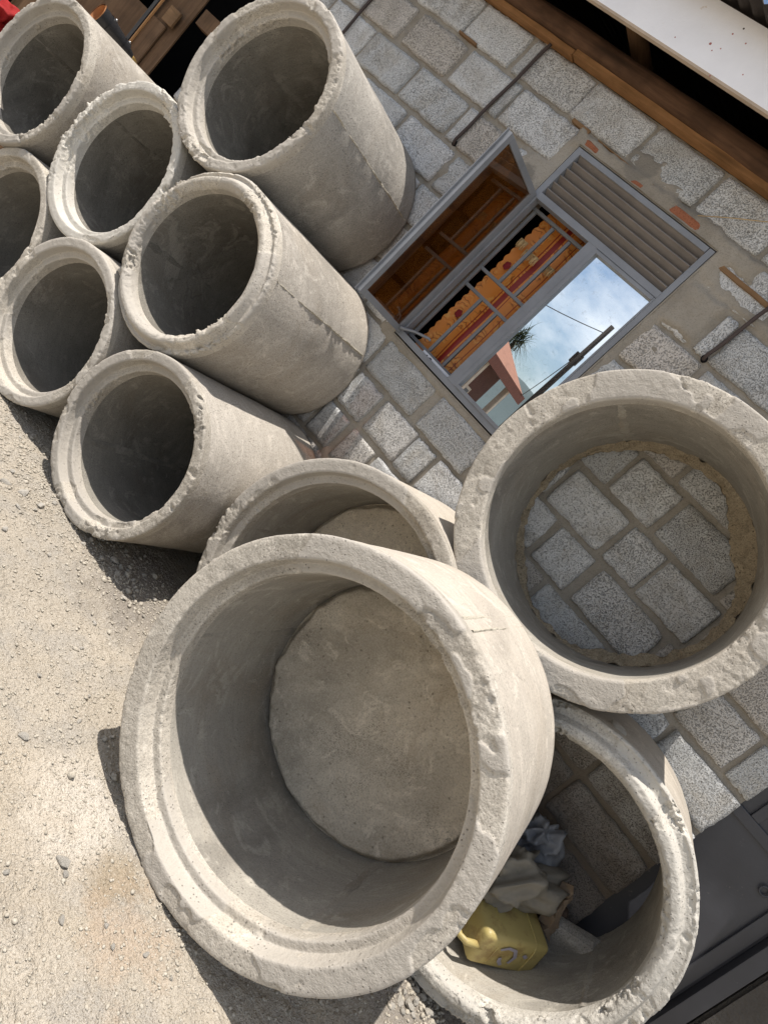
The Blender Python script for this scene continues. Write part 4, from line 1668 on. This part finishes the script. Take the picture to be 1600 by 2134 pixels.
b.tube([pts[-1] - dirv * .05, pts[-1] + dirv * .08, pts[-1] + dirv * .2], [.022, .018, .005], 10)
b.build('brass_tip', M_BRASS, sh, True)
crumpled('cloth_bundle', (-5.40, 2.55, 1.17), (.15, .12, .12), (0, 0, .3), 41, M_REDCLOTH, 'red and gold patterned cloth bundle on the slatted crate', 'cloth', .5)
cr_ = thing('slatted_crate', 'tall brown slatted timber crate standing beside the pipe stack', 'crate', (-5.42, 2.58, 0))
for xx in (-.22, .18):
    for yy in (-.16, .12):
        MB().box(xx, xx + .04, yy, yy + .04, 0, 1.06, .003).build('corner_post', M_PLANK, cr_)
for k in range(6):
    MB().box(-.23, .23, -.178, -.161, .06 + k * .17, .18 + k * .17, .003).build('slat', M_PLANK, cr_)
    MB().box(.221, .238, -.16, .16, .06 + k * .17, .18 + k * .17, .003).build('slat', M_PLANK, cr_)
MB().box(-.24, .24, -.18, .18, 1.061, 1.08, .003).build('lid', M_PLANK, cr_)

# ------------------------------------------------------------------ what the mirrored pane shows: the yard across from the wall
hs = thing('brown_house', 'brown house with red gabled roof mirrored in the window pane', 'house', (-11.4, -8.6, 0))
MB().box(-3.3, 3.3, -4.0, 4.2, 0, 3.0).build('wall', M_BROWNWALL, hs)
b = MB()
b.add([(-4.0, -4.7, 3.0), (0, -4.7, 5.05), (4.0, -4.7, 3.0), (-4.0, 5, 3.0), (0, 5, 5.05), (4.0, 5, 3.0), (-4.0, -4.7, 3.1), (0, -4.7, 5.16), (4.0, -4.7, 3.1), (-4.0, 5, 3.1), (0, 5, 5.16), (4.0, 5, 3.1)],
      [(6, 7, 10, 9), (7, 8, 11, 10), (0, 3, 4, 1), (1, 4, 5, 2), (0, 1, 7, 6), (1, 2, 8, 7), (3, 9, 10, 4), (4, 10, 11, 5), (0, 6, 9, 3), (2, 5, 11, 8)])
b.build('roof', M_REDROOF, hs)
MB().add([(-3.3, -4.0, 3.0), (3.3, -4.0, 3.0), (0, -4.0, 4.95), (-3.3, 4.2, 3.0), (3.3, 4.2, 3.0), (0, 4.2, 4.95)], [(0, 1, 2), (3, 5, 4), (0, 2, 5, 3), (1, 4, 5, 2)]).build('gable', M_BROWNWALL, hs)
MB().box(4.0, 4.05, -4.72, 5.02, 2.84, 3.12).build('eave_board', M_FASCBR, hs)
for yy in (-3.9, -1.4, 1.2, 3.6):
    MB().box(3.72, 3.88, yy, yy + .16, 0, 2.99).build('post', M_CREAM, hs)
for yy in (-3.0, -.4, 2.2):
    f = MB().box(3.301, 3.34, yy, yy + 1.1, .9, 2.1).build('window', M_CREAM, hs)
    MB().box(3.342, 3.35, yy + .08, yy + 1.02, .98, 2.02).build('pane', M_DOOR, f)
MB().box(3.31, 3.95, -4.2, 4.4, 0, .25).build('veranda', M_CONC2, hs)

po = thing('utility_pole', 'dark leaning timber utility pole mirrored in the window pane', 'pole', (-5.74, -9.34, 0))
MB().tube([(0, 0, -.1), (.0, 0, 3), (.03, 0, 5.45)], [.085, .075, .062], 12).build('shaft', M_POLE, po, True)
MB().box(-.11, .1, -.05, .05, 4.2, 4.5, .01).build('clamp', M_POLE, po)
for i, (a, c, sag, lab) in enumerate((((-5.78, -9.34, 5.2), (-19, -9.0, 6.3), 1.35, 'sagging black wire from the pole top'), ((-5.78, -9.34, 4.4), (-7.4, -13.0, 3.05), .12, 'thin wire from the pole down to the brown house'))):
    n = 24
    pts = []
    for k in range(n + 1):
        t_ = k / n
        pts.append(tuple(a[j] + (c[j] - a[j]) * t_ - (sag * 4 * t_ * (1 - t_) if j == 2 else 0) for j in range(3)))
    o = MB().tube(pts, .012, 5).build('wire', M_WIRE, None, True)
    tag(o, lab, 'wire', 'overhead wires')


def spiky_tree(loc, h, r, seed):
    t_ = thing('palm_tree', 'spiky dark palm tree behind the brown house in the pane', 'tree', loc)
    R_ = random.Random(seed)
    MB().tube([(0, 0, -.1), (.05, .02, h * .5), (0, 0, h)], [.14, .11, .08], 10).build('trunk', M_TRUNK, t_, True)
    b = MB()
    for k in range(210):
        az = R_.uniform(0, 6.283)
        el = R_.uniform(-.7, 1.4)
        L = r * R_.uniform(.65, 1.15)
        d = Vector((math.cos(az) * math.cos(el), math.sin(az) * math.cos(el), math.sin(el)))
        sd = d.cross(Vector((0, 0, 1))).normalized()
        base = Vector((R_.gauss(0, .12), R_.gauss(0, .12), h + R_.gauss(.05, .15)))
        V = []
        for q in range(5):
            u_ = q / 4
            p = base + d * L * u_ + Vector((0, 0, -.35 * L * u_ * u_))
            wd = .022 * (1 - u_ * .9)
            V += [p - sd * wd, p + sd * wd]
        b.add(V, [(2 * q, 2 * q + 1, 2 * q + 3, 2 * q + 2) for q in range(4)])
    b.build('crown', M_LEAF, t_)


spiky_tree((-10.75, -17.3, 0), 4.7, .95, 4)


nx, ny = 60, 30
X, Y = np.meshgrid(np.linspace(-190, 60, nx), np.linspace(-260, -110, ny))
P = np.stack([X.ravel(), Y.ravel(), np.zeros(X.size)], -1)
hz = 19 * np.exp(-(((X - -72) / 30) ** 2)) + 9 * np.exp(-(((X - 10) / 50) ** 2)) + 12 * np.exp(-(((X + 140) / 40) ** 2))
hz = hz * np.exp(-((Y + 180) / 42) ** 2) + 2.2 * fbm(P, .06, 4, 3).reshape(X.shape)
P[:, 2] = hz.ravel() - 3
o = grid_obj('hill', P, ny, nx, M_HILL)
tag(o, kind='structure')
